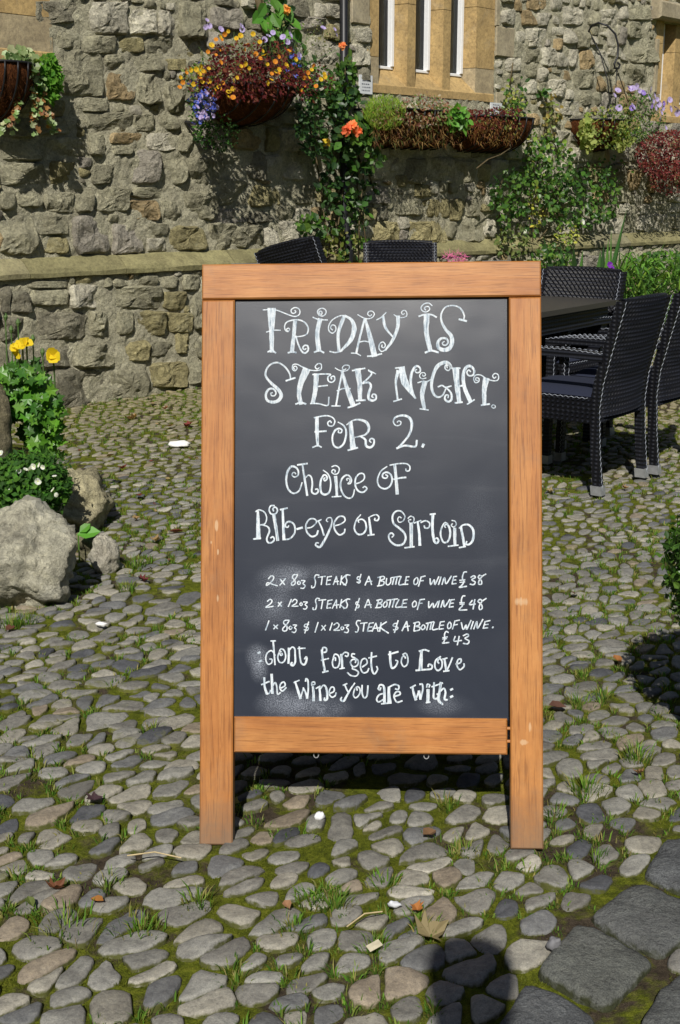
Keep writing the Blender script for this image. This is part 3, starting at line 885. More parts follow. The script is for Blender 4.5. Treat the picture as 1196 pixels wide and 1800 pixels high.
def window(s_edges, z0, z1, jl, jr, name='window'):
    """s_edges: list of (s0,s1) lights. jl/jr outer jamb edges"""
    base = w3((jl + jr) / 2, z0, 0)
    w = bpy.data.objects.new(name, None); COL.objects.link(w); w.parent = BUILD; w.location = base - BORG
    sill_z = z0 + 0.19
    def put(nm, mb, m, smooth=False):
        return mb.build(nm, m, w, smooth=smooth, origin=base)
    D = 0.13
    # sill block with sloping top
    for (a, b) in [(jl, jr)]:
        mb = MB()
        prof = [(-0.3, z0), (0.008, z0), (0.008, z0 + 0.055), (-D, sill_z), (-0.3, sill_z)]
        V = [w3(s_, z_, o_) for s_ in (a + 0.002, b - 0.002) for o_, z_ in prof]; n = len(prof)
        mb.add(V, [tuple(range(n)), tuple(range(n, 2 * n))[::-1]] + [(i, n + i, n + (i + 1) % n, (i + 1) % n) for i in range(n)], ASH)
        put('sill', mb, M['ashlar'])
    edges = [jl] + [v for e in s_edges for v in e] + [jr]
    k = len(edges)
    for i in range(0, k, 2):
        a, b = edges[i], edges[i + 1]
        first, last = i == 0, i == k - 2
        mb = MB()
        ch = 0.035; cl = ch if not first else 0; cr = ch if not last else 0
        sec = [(a, -0.28), (a, -D), (a + cl, 0.0), (b - cr, 0.0), (b, -D), (b, -0.28)]
        zc = z0 + 0.03; q = 0
        while zc < z1:
            ze = min(zc + (0.62 if not (first or last) else (0.22, 0.46, 0.3)[q % 3]), z1); q += 1
            if z1 - ze < 0.1: ze = z1
            tint = (ASH, ASH2, ASH)[q % 3] if (first or last) else ASH
            mb = MB()
            V = [w3(s_, z_, o_) for z_ in (zc + 0.002, ze - 0.002) for s_, o_ in sec]; n = len(sec)
            mb.add(V, [tuple(range(n)), tuple(range(n, 2 * n))[::-1]] + [(j, n + j, n + (j + 1) % n, (j + 1) % n) for j in range(n)], tint)
            put('jamb_block' if (first or last) else 'mullion', mb, M['ashlar'])
            zc = ze
    for (a, b) in s_edges:
        mb = MB(); fo = -D + 0.02; fz0, fz1 = sill_z - 0.005, z1
        fw = 0.032
        wbox(mb, a + .002, b - .002, fz0, fz0 + 0.022, fo - 0.05, fo, (1, 1, 1, 1), 0.003)
        wbox(mb, a + .002, a + fw * 0.5, fz0 + 0.022, fz1, fo - 0.05, fo, (1, 1, 1, 1), 0.003)
        wbox(mb, b - fw, b - .002, fz0 + 0.022, fz1, fo - 0.05, fo + 0.012, (1, 1, 1, 1), 0.003)
        put('frame', mb, M['white_paint'])
        mb = MB(); mb.add([w3(a, fz0, fo - 0.03), w3(b, fz0, fo - 0.03), w3(b, fz1, fo - 0.03), w3(a, fz1, fo - 0.03)], [(0, 1, 2, 3)])
        put('pane', mb, M['glass'])
        mb = MB(); V = []; n = 9
        for i in range(n):
            t = i / (n - 1); s_ = b - 0.005 - t * (b - a) * 0.34; V += [w3(s_, fz0, fo - 0.06 - 0.012 * math.sin(t * 16)), w3(s_, fz1, fo - 0.06 - 0.012 * math.sin(t * 16))]
        mb.add(V, [(2 * i, 2 * i + 2, 2 * i + 3, 2 * i + 1) for i in range(n - 1)])
        put('curtain', mb, M['curtain'], True)
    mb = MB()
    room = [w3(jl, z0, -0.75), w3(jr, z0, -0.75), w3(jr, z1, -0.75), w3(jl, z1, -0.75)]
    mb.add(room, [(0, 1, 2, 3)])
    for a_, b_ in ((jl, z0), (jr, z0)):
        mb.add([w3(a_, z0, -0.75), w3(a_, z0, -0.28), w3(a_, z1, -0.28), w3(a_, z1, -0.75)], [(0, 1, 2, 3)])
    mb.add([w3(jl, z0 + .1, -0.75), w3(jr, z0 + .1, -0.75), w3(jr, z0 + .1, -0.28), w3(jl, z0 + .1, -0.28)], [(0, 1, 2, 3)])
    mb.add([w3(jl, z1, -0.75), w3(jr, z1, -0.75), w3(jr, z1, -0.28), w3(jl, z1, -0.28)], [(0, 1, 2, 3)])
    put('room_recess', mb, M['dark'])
    return w
def S(x, y=120, o=-0.06): return wall_at(x, y, o)[0]
window([(S(661), S(700)), (S(725), S(763)), (S(786), S(821))], OPEN_C[2], 4.2, OPEN_C[0], OPEN_C[1])
window([(lw1 - 1.9, lw1 - 1.55), (lw1 - 1.4, lw1 - 1.05), (lw1 - 0.9, lw1 - 0.5)], OPEN_L[2], 4.2, OPEN_L[0], OPEN_L[1])
window([(S(1157), S(1172)), (S(1192), S(1218)), (S(1240), S(1265))], OPEN_R[2], OPEN_R[3], OPEN_R[0], OPEN_R[1])
for q in QUOINS:
    mb = MB(); wbox(mb, q[0] + .003, q[1], q[2], q[3], -0.1, 0.018, ASH3, 0.006)
    mb.build('quoin', M['ashlar'], BUILD, origin=BORG)
# hood over the right window
mb = MB(); a = wall_at(1140, 30)
wbox(mb, OPEN_R[0] - 0.12, OPEN_R[1], OPEN_R[3], OPEN_R[3] + 0.16, -0.1, 0.11, ASH3, 0.02)
mb.build('window_hood', M['ashlar'], BUILD, origin=BORG)

# ------------------------------------------------------------------ the A-board
BL = np.array([-0.2885, 2.3171, 0.006]); BW = 0.7008; LEAN = R(16.16)
BM = Matrix.Rotation(R(-3.12), 3, 'Z') @ Matrix.Rotation(-LEAN, 3, 'X') @ Matrix.Rotation(R(-0.81), 3, 'Y')
BX = np.array(BM @ Vector((1, 0, 0))); BU = np.array(BM @ Vector((0, 0, 1))); BN = -np.array(BM @ Vector((0, 1, 0)))
def buv(x, y, off=0.0):
    p = on_plane(x, y, BL + BN * off, BN) - BL
    return float(p @ BX), float(p @ BU)
BTOP = 1.1987
R0 = buv(650, 524)[1]                      # lower edge of the top rail
SX0 = buv(412, 900)[0]; SX1 = buv(893.5, 900, 0)[0]
Z_R1, Z_R0 = buv(650, 1262)[1], buv(650, 1325)[1]

def bl(x, y): return buv(x, y)
# ---- the writing, stroke by stroke (each: crop key, widths, points)
CR = {'A': (420, 520, 4.983), 'B': (650, 520, 4.983), 'C': (420, 790, 4.983), 'D': (640, 790, 4.983), 'E': (440, 990, 5.436), 'F': (650, 990, 4.983)}
W_ = {}
W_['A'] = """72,42,32:288,125;288,300;290,488|9:212,124;260,122;330,126;400,152;470,178;510,178;535,155;530,118;495,103;462,120;462,145;480,155;500,142;492,128|9:243,318;300,302;365,302|13:255,492;290,478;324,500
32,30,34:494,228;482,350;466,492|9,9,9,9,9,10,12,12,12,10,9:440,308;425,308;420,292;437,284;447,298;432,314;410,304;402,268;420,232;470,214;530,212;580,235;608,280;600,330;560,352;495,360|12,14,14,12,10:500,352;520,420;548,480;578,502;608,478;604,440;578,435;562,455;575,472;590,462|14:432,500;470,490;502,498
10:650,188;700,208;778,212|40,34,40:712,208;688,330;702,480|14:663,494;705,480;745,498|9:715,155;705,152;706,138;724,136;730,155;715,168;695,158;690,135;708,116;738,110;764,130;760,160;735,178;702,172
30,26,26:922,182;872,330;878,478|16,26,42,34,14:932,175;990,215;1012,290;980,390;890,488|9:932,172;880,178;820,212;788,265;792,308;822,328;850,302;846,265;818,256;804,282;822,300|11:798,488;850,497;905,482
17:1102,205;1062,360;1030,500|18,38,50:1108,202;1150,360;1188,522|10:1060,405;1100,398;1142,405|9:985,502;1030,505;1068,524|13:1128,530;1180,525;1252,508|8:1042,165;1085,190;1130,202;1170,190;1188,160;1170,136;1140,138;1130,162;1150,178;1165,165
10,14,14,14,18,28,32,26,20,18,14,11,9,9:455,735;445,680;402,620;340,585;275,605;240,655;240,710;290,770;345,820;372,870;350,915;300,932;250,915;238,865;262,820;302,815;326,845;318,872;290,876;280,856;296,848|14:415,745;495,718
62,48,36,34:592,650;546,760;528,860;545,945|14:500,948;545,935;588,948|9:490,645;480,628;496,616;512,635;492,658;470,640;476,605;510,600;560,625;620,650;690,655;722,640;722,600;695,595;670,620;685,642;706,630
42,36,34:680,692;672,820;650,935|11:648,690;720,686;805,688;782,710;785,745;815,758;842,735;835,705;810,712;814,730|12:690,795;778,785|11:628,944;700,945;780,960;790,888
14:910,660;880,800;852,965|20,34,44:903,655;945,800;1002,960|11:862,832;920,812;978,814|10:812,965;890,965|14:955,980;1005,965;1062,940|8:845,632;880,652;930,660;965,640;965,612;930,608;908,630;920,650;940,640
50,40,34:1042,650;1060,780;1062,905|12:995,656;1105,635|14:1030,918;1108,914|13:1072,772;1120,735;1165,682;1140,655|9:1135,650;1200,684|14,18,22,18,14,12,10:1080,768;1135,760;1158,790;1140,850;1138,900;1170,918;1200,905;1202,872;1178,862;1166,882;1182,892
30,30,20:685,1072;686,1200;692,1315|12:648,1328;690,1312;724,1326|11:662,1068;760,1050;820,1065;842,1100;825,1138;790,1138;780,1112;800,1096;812,1112|14:668,1192;766,1185
9,14,16,16,14,14,16,14,12,10,9:870,1106;922,1140;942,1200;922,1290;875,1330;832,1308;820,1240;842,1182;880,1162;905,1178;895,1200;872,1196;876,1180
34,36,50:980,1112;990,1220;1002,1332|14:958,1353;1042,1330|9,10,16,24,22,14,9:945,1130;1000,1092;1060,1086;1120,1110;1140,1165;1110,1215;1020,1240|14,20,20,14,12,9:1070,1232;1110,1262;1115,1312;1150,1328;1180,1305;1185,1262;1160,1250;1146,1270;1160,1285"""
W_['B'] = """24,20,12:118,185;140,280;205,362|32,28,24,16:250,182;245,280;198,395;138,476|9:138,476;105,488;82,460;90,420;118,405;138,430;126,455;106,446;110,430|9:60,212;100,190;146,146|8:213,165;245,186;290,192;325,175;322,140;300,128;280,145;290,165;306,155
14:432,180;480,165;540,165;586,188|50,38,36:500,175;498,320;532,480|16:488,498;540,480;602,496|9:548,88;520,65;480,70;452,100;460,130;495,142;525,122;520,98;495,95;480,110;492,126
10,14,12,12,18,30,34,34,28,20,16,12,10,9:824,208;828,170;795,110;735,86;665,100;628,160;632,230;670,300;714,350;722,410;698,460;650,475;605,455;598,410;625,375;670,375;688,405;670,432;645,430;638,412;655,400|17:785,206;848,222
30,18,14:250,660;230,760;246,910|12:210,926;280,904|11:225,634;305,624|50,60,14:282,635;310,760;402,898|13,22,20,14,12,10,9:390,880;362,780;368,680;405,618;440,630;442,665;412,674;398,656;414,645
10:422,762;470,748;500,752;535,735|44,36,28:482,762;460,870;480,988|10:440,990;515,1001|8:495,720;460,727;438,706;450,678;480,675;490,695;470,705;464,692
9,9,9,10,12,20,26,30,26,20,14,11:682,632;676,618;694,612;706,632;690,655;664,642;662,615;690,600;715,635;700,600;660,583;600,612;562,680;542,780;560,858;600,888;640,870;668,815|12:600,798;635,785;665,802;715,790|12,18,18,12,9:665,800;712,850;718,905;690,928;660,905;666,872;690,872;686,895
54,42,36:755,642;766,780;786,930|12:725,638;792,634|14:748,939;812,932|34,28,22,14,12,10:884,928;832,805;820,700;842,632;882,616;915,650;908,692;870,700;852,672;868,650;885,665|12:855,950;918,910|14:765,795;815,786
50,38,32:1020,732;1004,830;1006,948|14:978,958;1050,948|9:946,742;930,738;934,718;958,725;955,752;925,760;912,725;930,695;975,695;1030,730;1090,745;1125,735;1128,695;1100,680;1078,700;1090,722;1108,710
4:1068,968;1080,955;1098,962;1100,978;1084,984;1068,972
9,9,9,9,10,12,16,20,24,18,16,14:242,1108;256,1096;275,1106;265,1132;230,1136;209,1105;226,1065;290,1048;345,1066;370,1120;350,1210;290,1290;240,1338|16:238,1336;310,1312;400,1320;414,1266|34:466,1311;470,1313"""
W_['C'] = """9,9,10,12,16,18,16,14,10:500,215;488,202;472,208;468,228;490,242;518,228;522,190;500,158;460,150;426,200;416,280;436,350;480,385;530,360;555,290
14,17,18:558,132;576,250;600,402|14:515,136;600,124|9,13,15,14,11:590,245;610,226;635,242;645,300;640,370;670,390;695,372;690,348;672,350
9,12,16,18,14,14,12,9:740,182;785,220;806,290;795,370;755,396;720,370;716,290;740,230;765,228;775,255;755,275;745,258;758,248
28,24,20:848,240;856,320;860,408|11:818,415;897,411|10:815,152;850,142;880,165;872,205;842,218;815,200;825,178;845,185;842,200
9,9,9,12,14,15,12,10:950,272;946,258;965,255;975,278;955,300;978,298;988,268;968,232;935,228;900,265;892,330;920,400;965,428;1000,408;1014,350
11,11,12,14,14,12,10:1018,302;1060,290;1098,260;1096,218;1060,212;1026,250;1020,310;1045,362;1090,375;1122,345;1105,325;1088,335
18,32,36:168,545;170,650;172,778|14:130,785;192,778|11:148,545;180,530;225,550;245,600;230,650;190,662|10,14,14,13,12:200,660;250,675;270,712;246,780;258,815;290,815;312,790;300,765;280,775
26,26,24:308,578;325,680;342,795|12:312,492;280,495;266,530;285,565;325,562;340,530;320,505;300,520;306,540
18,20,24:385,530;390,650;396,790|14:365,528;426,514|12,14,14,12,10:396,790;450,780;490,730;486,660;445,632;415,645;410,675;430,682;438,668
17:510,698;557,685
11,11,14,14:590,690;640,680;680,640;665,610;620,612;590,660;596,720;636,762;680,750;695,712
10,14,14:695,622;728,690;746,752|9,9,9,12,18,20,16,12,9:780,634;768,622;782,600;812,602;815,650;780,740;742,812;710,855;675,840;680,818;700,820|10:690,632;724,614
11,12,14,12:835,670;890,655;930,625;920,590;875,590;838,640;840,700;880,748;922,730;930,698
9,12,14,14,14,12,9:1068,572;1030,620;1012,690;1040,740;1085,740;1115,700;1110,640;1080,612;1046,622;1052,640"""
W_['D'] = """10,12,14,14,14,12,9:202,150;150,190;120,260;132,320;180,345;225,325;246,275;236,222;200,200;166,215;166,245;195,252;208,232;190,222
22,26,26:270,138;282,260;292,388|11:228,138;300,125;370,125;402,150;398,185;372,188;368,170|14:262,262;320,250;368,245
14,19,20:46,605;55,680;62,745|12:35,753;90,745|9,11,13,11:40,600;70,582;110,572;132,595;120,622;95,618;98,602
9,9,9,9,10,12,14,16,18,17,16,17,16,14,14,12,9:328,600;310,590;296,612;310,638;345,625;358,582;322,540;275,546;250,590;262,650;310,690;352,730;366,780;340,830;280,838;230,800;218,755;240,732;262,750;245,770
30,28,26:414,655;415,750;415,850|12:358,862;441,852|9:385,605;410,585;438,600;432,640;402,645;392,620;412,615
18,20,24:472,642;485,740;490,838|10:440,645;500,622|12:498,640;540,625;575,645;568,685;536,688;528,668
24,22,18,14,11:604,570;600,680;612,790;635,820;655,800;640,776;622,785|14:580,569;625,564
9,12,14,14,16,18,12,9:735,650;708,642;680,690;672,750;696,812;735,805;755,750;750,690;725,655;706,670;716,685
26,26,24:795,692;796,770;798,840|12:738,849;826,838|9:770,622;800,630;808,660;785,680;765,665;776,650
20,20,20:850,682;865,760;880,848|12:835,860;890,850|10,14,17,20,18,14,12:835,690;870,662;920,662;958,710;955,790;925,830;895,830;900,806"""
W_['E'] = """11:175,150;200,122;225,128;218,160;180,200;155,212;168,186;210,200;262,216|11:290,155;330,205|11:340,145;285,210|11:455,108;415,112;405,140;428,165;430,195;405,212;396,190;425,160;455,112|10:465,170;452,188;465,204;482,190;467,170|10:490,165;525,168;505,192;526,215;510,240;485,238
11:660,115;630,112;615,140;625,180;615,225;590,235;588,215|10:650,135;720,125|11:690,130;680,205|10:740,130;728,205|10:740,132;780,125|10:735,165;770,160|10:728,205;768,200|10:825,125;795,205|10:825,125;838,205|9:805,178;848,172|11:875,120;862,205|11:920,110;870,165;915,212|11:955,115;925,112;915,135;925,165;915,200;890,205
10:1060,105;1035,192|10:1055,132;1030,130;1022,150;1052,165;1045,188;1020,180|11:1135,125;1098,210|11:1135,125;1160,205|9:1110,178;1165,172
11:165,365;190,345;210,360;192,390;150,422;222,412|11:270,375;302,412|11:300,370;268,412|11:395,345;365,415|10:400,370;425,345;448,358;438,385;400,410;460,410|10:487,375;475,392;487,405;500,392;488,375|10:510,370;548,372;525,395;545,415;530,438;508,435
11:665,340;640,335;625,360;635,400;625,440;600,440;602,425|10:655,355;725,348|11:695,352;680,435|10:745,355;733,430|10:745,358;785,350|10:740,392;775,386|10:733,430;770,425|10:825,350;785,432|10:825,350;828,430|9:795,402;850,397|11:875,345;858,425|11:920,345;865,390;900,430|11:955,345;930,342;918,365;930,395;920,425;895,432
10:1045,335;1005,450|10:1040,370;1015,372;1012,392;1040,400;1035,425;1010,425|11:1125,350;1095,425|11:1130,345;1155,425|9:1105,400;1158,396
11:180,550;148,640|10:225,590;262,625|10:265,588;225,628|11:375,545;330,548;322,575;350,600;350,640;320,648;312,625;345,590;375,548|10:385,602;370,618;385,632;402,616;386,602|10:410,590;445,592;425,615;442,635;425,662;400,655
10:560,560;522,668|10:560,585;530,582;518,605;555,615;548,640;515,635|11:650,565;620,660|10:685,595;718,640|10:722,592;680,642|11:785,570;762,640|10:800,590;830,570;850,590;835,620;800,640;858,640|10:880,605;866,620;880,635;896,620;881,605|10:905,592;945,590;920,615;940,635;930,662;900,658
11:1055,550;1025,550;1015,580;1035,615;1025,655;1005,655|10:1055,575;1120,568|11:1090,575;1080,650|10:1140,575;1120,650|10:1140,575;1180,568|10:1130,612;1165,608|10:1120,650;1160,645
30:84,852;86,857|28:98,932;101,937
12:240,880;205,835;162,862;150,920;172,965;205,952;210,920;188,915|16,15,14:220,742;230,860;238,970|12:198,743;244,742
11,13,13,12:300,845;280,850;264,900;282,945;318,945;340,900;330,840;300,818;282,842;290,878;308,876;304,860
20:370,812;370,880;366,955|12,13,15,18,22,14:375,830;400,802;425,815;430,870;432,940;412,975;390,965;402,948
14,15,17,19,12:470,800;475,880;487,950;520,968;540,925;536,895;520,915|12:456,815;526,812
18:685,830;695,920;715,1035|14:690,835;698,806;728,812;728,845;705,852|12:680,928;750,910|14:693,1043;746,1030
13:815,930;815,905;798,908;786,950;800,995;840,990;856,930;842,882;810,870;795,905
20:870,872;878,930;880,1003|12:856,1009;902,1001|13:875,882;905,852;938,862;930,890;908,884
13:1000,868;975,866;972,892;1000,905;1034,935;1022,978;982,988;958,950;978,920;1010,925;1006,950|13:982,988;978,1008;1010,1020;1036,1045;1012,1078;962,1072;930,1045
13:1072,992;1118,955;1104,912;1068,925;1054,990;1078,1045;1118,1038;1134,1005
18,20,22:135,1095;140,1180;160,1248|13:160,1250;186,1240;196,1212|14:110,1160;182,1130|22:206,1062;210,1150;214,1242|13:215,1175;240,1140;255,1180;262,1250;290,1236
13:288,1196;334,1170;324,1135;294,1150;284,1190;308,1222;346,1188
14,22,24:430,1130;455,1210;482,1292|12:482,1288;510,1195|14,16,20:508,1190;532,1240;546,1290|14:548,1290;556,1200;552,1120;534,1104;530,1128|12:418,1141;470,1118
20,22,26:600,1180;606,1240;606,1312|12:590,1168;590,1140;614,1135;618,1156;602,1162
16,18,24:660,1182;668,1240;670,1310|12:630,1196;670,1174|12,14,18,20,18,12:672,1200;700,1166;725,1185;736,1250;734,1300;710,1306;712,1285
13:755,1246;800,1225;800,1188;772,1188;754,1240;780,1280;814,1265;822,1238
14:905,1162;925,1210;946,1240|12,14,18,20,16,12:1000,1145;962,1200;922,1270;895,1315;865,1304;876,1280|12:888,1166;926,1150
13:1024,1214;1018,1198;1002,1200;986,1258;1010,1286;1046,1250;1050,1202;1026,1180;1000,1202
14:1070,1166;1070,1240;1090,1286;1118,1262;1126,1170"""
W_['F'] = """10:55,525;22,597|10:55,525;75,597|9:28,572;85,566|11:100,520;88,597|11:148,513;95,558;165,612
10:250,502;218,607|10:246,526;215,530;208,550;245,560;240,580;208,583|11:325,510;284,592|11:325,510;338,592|9:294,562;350,550
11:400,520;388,590|10:384,526;430,515;436,540;405,552;440,562;434,585;388,595|10:468,540;452,560;462,582;484,568;482,546;468,540|10:495,528;562,512|11:515,525;500,585|11:542,520;530,580|11:566,515;550,580;598,575|10:620,515;608,575|10:620,515;655,510|9:615,545;650,542|10:608,578;648,573
10:700,515;684,540;688,572;710,562;714,532;702,515|10:748,505;726,577|10:748,506;788,498|9:738,542;770,536|11:803,520;820,580;846,540;850,580;888,500|11:908,510;886,576|11:912,576;940,510;944,572;992,492|10:1012,510;995,570|10:1012,512;1055,502|9:1003,540;1040,535|10:992,570;1036,565|16:1077,561;1080,563
11:690,607;670,598;656,625;660,660;650,688;640,700;695,694|9:640,652;682,645|9:638,664;676,660|11:750,640;740,682;806,676|11:785,640;768,716|11:820,635;855,620;866,638;835,658;870,680;858,706;820,702
11:95,125;80,195|10:72,126;120,115;130,135;95,153;126,162;118,190;68,200|10:150,132;145,178;163,190;184,168;186,130|10:190,127;268,115|11:215,125;200,187|11:242,120;228,186|11:276,115;256,186;302,184|10:322,120;310,185|10:320,120;346,118|9:312,152;338,150|10:308,186;336,184
10:408,128;390,150;390,182;410,184;424,160;420,130;406,128|10:452,120;428,202|10:452,120;488,112|9:442,156;472,152|11:530,135;535,187;566,145;572,187;606,118|11:626,120;604,187|11:634,187;656,125;670,180;716,113|10:736,118;722,180|10:736,118;764,115|9:728,149;756,146|10:720,182;758,178
11:850,76;825,82;813,130;826,160;806,195;785,212;850,202|9:788,150;836,145|9:790,168;834,164|11:885,125;912,110;926,125;895,145;925,165;910,188;880,183|11:1018,95;985,116;958,155;955,183;980,182;978,152;952,126;962,106;985,114
11:78,325;60,390|10:62,326;105,318;106,340;76,352;106,360;98,385;50,390|10:140,335;120,360;128,386;150,372;152,342;140,335|10:150,325;246,312|11:186,320;170,386|11:216,318;200,386|11:256,320;228,383;276,382|10:296,320;282,385|10:296,322;330,318|9:290,352;322,350|10:280,386;324,384
10:395,330;376,352;380,382;404,374;410,346;396,330|10:442,320;418,407|10:442,320;482,315|9:432,353;462,350|11:518,335;520,390;555,350;562,390;598,335|11:612,328;596,386|11:624,386;646,325;656,382;702,318|10:712,322;698,382|10:712,322;742,318|9:705,352;736,349|10:696,385;734,380
11:836,286;815,290;803,330;815,368;784,408;852,408|9:788,345;830,345|9:790,358;828,358|11:900,325;874,362;926,357|11:922,318;906,402|11:1022,308;985,335;960,378;965,406;986,394;978,360;950,335;968,316;990,334
14,15,14,12,12:18,782;14,880;26,950;46,968;70,930;62,904|12:-8,830;62,813
20,18,16,12,11:180,775;182,860;196,918;230,900;246,860;228,850|14:165,800;250,775
12:315,832;302,812;285,825;278,870;300,905;330,885;336,835;318,790;290,800
20,30,34:455,768;450,850;446,930|14:435,771;480,758;520,770|14:406,939;480,932;540,925;546,896;520,885;512,905
13:606,876;596,858;612,835;634,860;630,915;596,940;572,905;580,850;622,818|17:655,838;672,942|13:726,826;700,890;674,942|11:640,840;680,830|13:648,947;696,940
13:756,884;796,870;800,840;776,845;764,890;790,932;826,905;826,880
13,14,20,24:75,1100;90,1066;122,1075;130,1130;130,1215|13:130,1140;85,1152;62,1190;80,1215;126,1190|12:75,1100;90,1112;98,1090
20,26,36:170,1086;168,1150;175,1222|13:176,1082;220,1062;256,1076;250,1105;226,1100|12:104,1231;190,1223
13:220,1166;265,1150;262,1126;230,1130;214,1170;240,1216;286,1205
16,20,22:375,1086;390,1150;405,1195|12:405,1195;430,1122|20:432,1120;446,1190|14:446,1190;466,1110;462,1062;440,1060|12:358,1091;402,1068
26:512,1108;512,1160;510,1218|12:500,1086;505,1060;526,1066;520,1086|12:495,1222;530,1216
16,16,15,13:565,1046;562,1120;562,1178;588,1186;605,1156;590,1145|12:545,1082;640,1050
20,20,24,14:625,1046;614,1120;604,1196;640,1236|12,14,18,13:620,1122;650,1096;665,1130;656,1190;682,1196
28:717,1103;719,1107|28:717,1166;719,1170"""

def catmull(P, per=5):
    P = [np.array(p, float) for p in P]
    if len(P) < 3: return [P[0] + (P[1] - P[0]) * t for t in np.linspace(0, 1, 5)], np.linspace(0, 1, 5)
    Q = [2 * P[0] - P[1]] + P + [2 * P[-1] - P[-2]]
    out = []; ts = []; n = len(P) - 1
    for i in range(n):
        a, b, c, d = Q[i:i + 4]
        for k in range(per):
            t = k / per
            out.append(0.5 * ((2 * b) + (-a + c) * t + (2 * a - 5 * b + 4 * c - d) * t * t + (-a + 3 * b - 3 * c + d) * t ** 3)); ts.append((i + t) / n)
    out.append(P[-1]); ts.append(1.0)
    return out, np.array(ts)

PANEL_Y = 0.011                                  # the panel lies this far behind the face of the frame
def stroke_mesh(mb, key, widths, pts, lift, r):
    ox, oy, k = CR[key]
    C_, ts = catmull(pts)
    w = np.interp(ts, np.linspace(0, 1, len(widths)), widths) / k
    Q = [np.array([ox + p[0] / k, oy + p[1] / k]) for p in C_]
    L = []
    V = []
    n = len(Q)
    for i in range(n):
        t = Q[min(i + 1, n - 1)] - Q[max(i - 1, 0)]; t = t / max(np.linalg.norm(t), 1e-6)
        nn = np.array([-t[1], t[0]])
        ww = max(w[i], 1.55) * 0.5 * (1 + r.uniform(-.07, .07)) * 1.06
        q = Q[i]
        if i == 0: q = q - t * ww * 0.5
        if i == n - 1: q = q + t * ww * 0.5
        for s_ in (-1, 1):
            u, v = buv(*(q + nn * ww * s_), -PANEL_Y)
            V.append((u, PANEL_Y - lift, v))
    F = [(2 * i, 2 * i + 1, 2 * i + 3, 2 * i + 2) for i in range(n - 1)]
    b = 0.9 + 0.1 * r.random()
    if max(widths) / k > 5: b *= 0.93
    mb.add(V, F, (b * .97, b * .99, b, 1))

BLOBS = []
for (x, y, rx, ry, k) in ((500, 1015, 60, 32, .7), (560, 1005, 90, 18, .4), (452, 1155, 26, 30, .7), (455, 1180, 20, 26, .6), (500, 1240, 62, 36, 1.2), (560, 1245, 70, 30, 1.0), (780, 1240, 60, 26, .45), (600, 1075, 260, 60, .22), (840, 930, 60, 120, .12), (470, 1060, 60, 60, .4)):
    u, v = buv(x, y); BLOBS.append((u, v, rx * BW / 606, ry * BW / 606, k))
M['board'] = board_mat()

AB = empty('pavement_sign', BL)
AB.rotation_euler = BM.to_euler()
tag(AB, 'wooden A-frame chalkboard advertising steak night standing on the cobbles', 'sign')
TH = 0.032
def bevel_box(mb, a, b, bv=0.003, weather=None):
    (x0, y0, z0), (x1, y1, z1) = a, b
    # split along the longer face axis so that the grain attribute can change towards the ends
    xs = sorted({x0, x1, *(np.linspace(x0, x1, 9) if x1 - x0 > 0.15 else [])}); zs = sorted({z0, z1, *(np.linspace(z0, z1, 13) if z1 - z0 > 0.15 else [])})
    def wv(x, z):
        if not weather: return 1.0
        return 1 - weather(x, z)
    V = []; T = []
    lay = [(y0 + bv, 0), (y0, bv), (y1, bv)]
    # front grid
    F = []
    nx, nz = len(xs), len(zs)
    for z in zs:
        for x in xs:
            xx = min(max(x, x0 + bv), x1 - bv); zz = min(max(z, z0 + bv), z1 - bv)
            V.append((xx, y0, zz)); T.append((1, 1, 1, wv(x, z)))
    for j in range(nz - 1):
        for i in range(nx - 1): F.append((j * nx + i, j * nx + i + 1, (j + 1) * nx + i + 1, (j + 1) * nx + i))
    per = [i for i in range(nx)] + [j * nx + nx - 1 for j in range(1, nz)] + [(nz - 1) * nx + i for i in range(nx - 2, -1, -1)] + [j * nx for j in range(nz - 2, 0, -1)]
    def outer(i): 
        x, y, z = V[i]
        return (x0 if x <= x0 + bv + 1e-6 else x1 if x >= x1 - bv - 1e-6 else x, z0 if z <= z0 + bv + 1e-6 else z1 if z >= z1 - bv - 1e-6 else z)
    m = len(per); b1 = len(V)
    for i in per:
        ox_, oz_ = outer(i); V.append((ox_, y0 + bv, oz_)); T.append((1, 1, 1, T[i][3]))
    for i in per:
        ox_, oz_ = outer(i); V.append((ox_, y1, oz_)); T.append((1, 1, 1, T[i][3]))
    for i in range(m):
        j = (i + 1) % m
        F.append((per[j], per[i], b1 + i, b1 + j)); F.append((b1 + j, b1 + i, b1 + m + i, b1 + m + j))
    F.append(tuple(b1 + m + i for i in range(m)))
    mb.add(V, F, T)

def ab_part(name, mb, m, rot, loc=(0, 0, 0), parent=None, smooth=False):
    o = mb.build(name, m, AB if parent is None else parent, smooth=smooth)
    return o

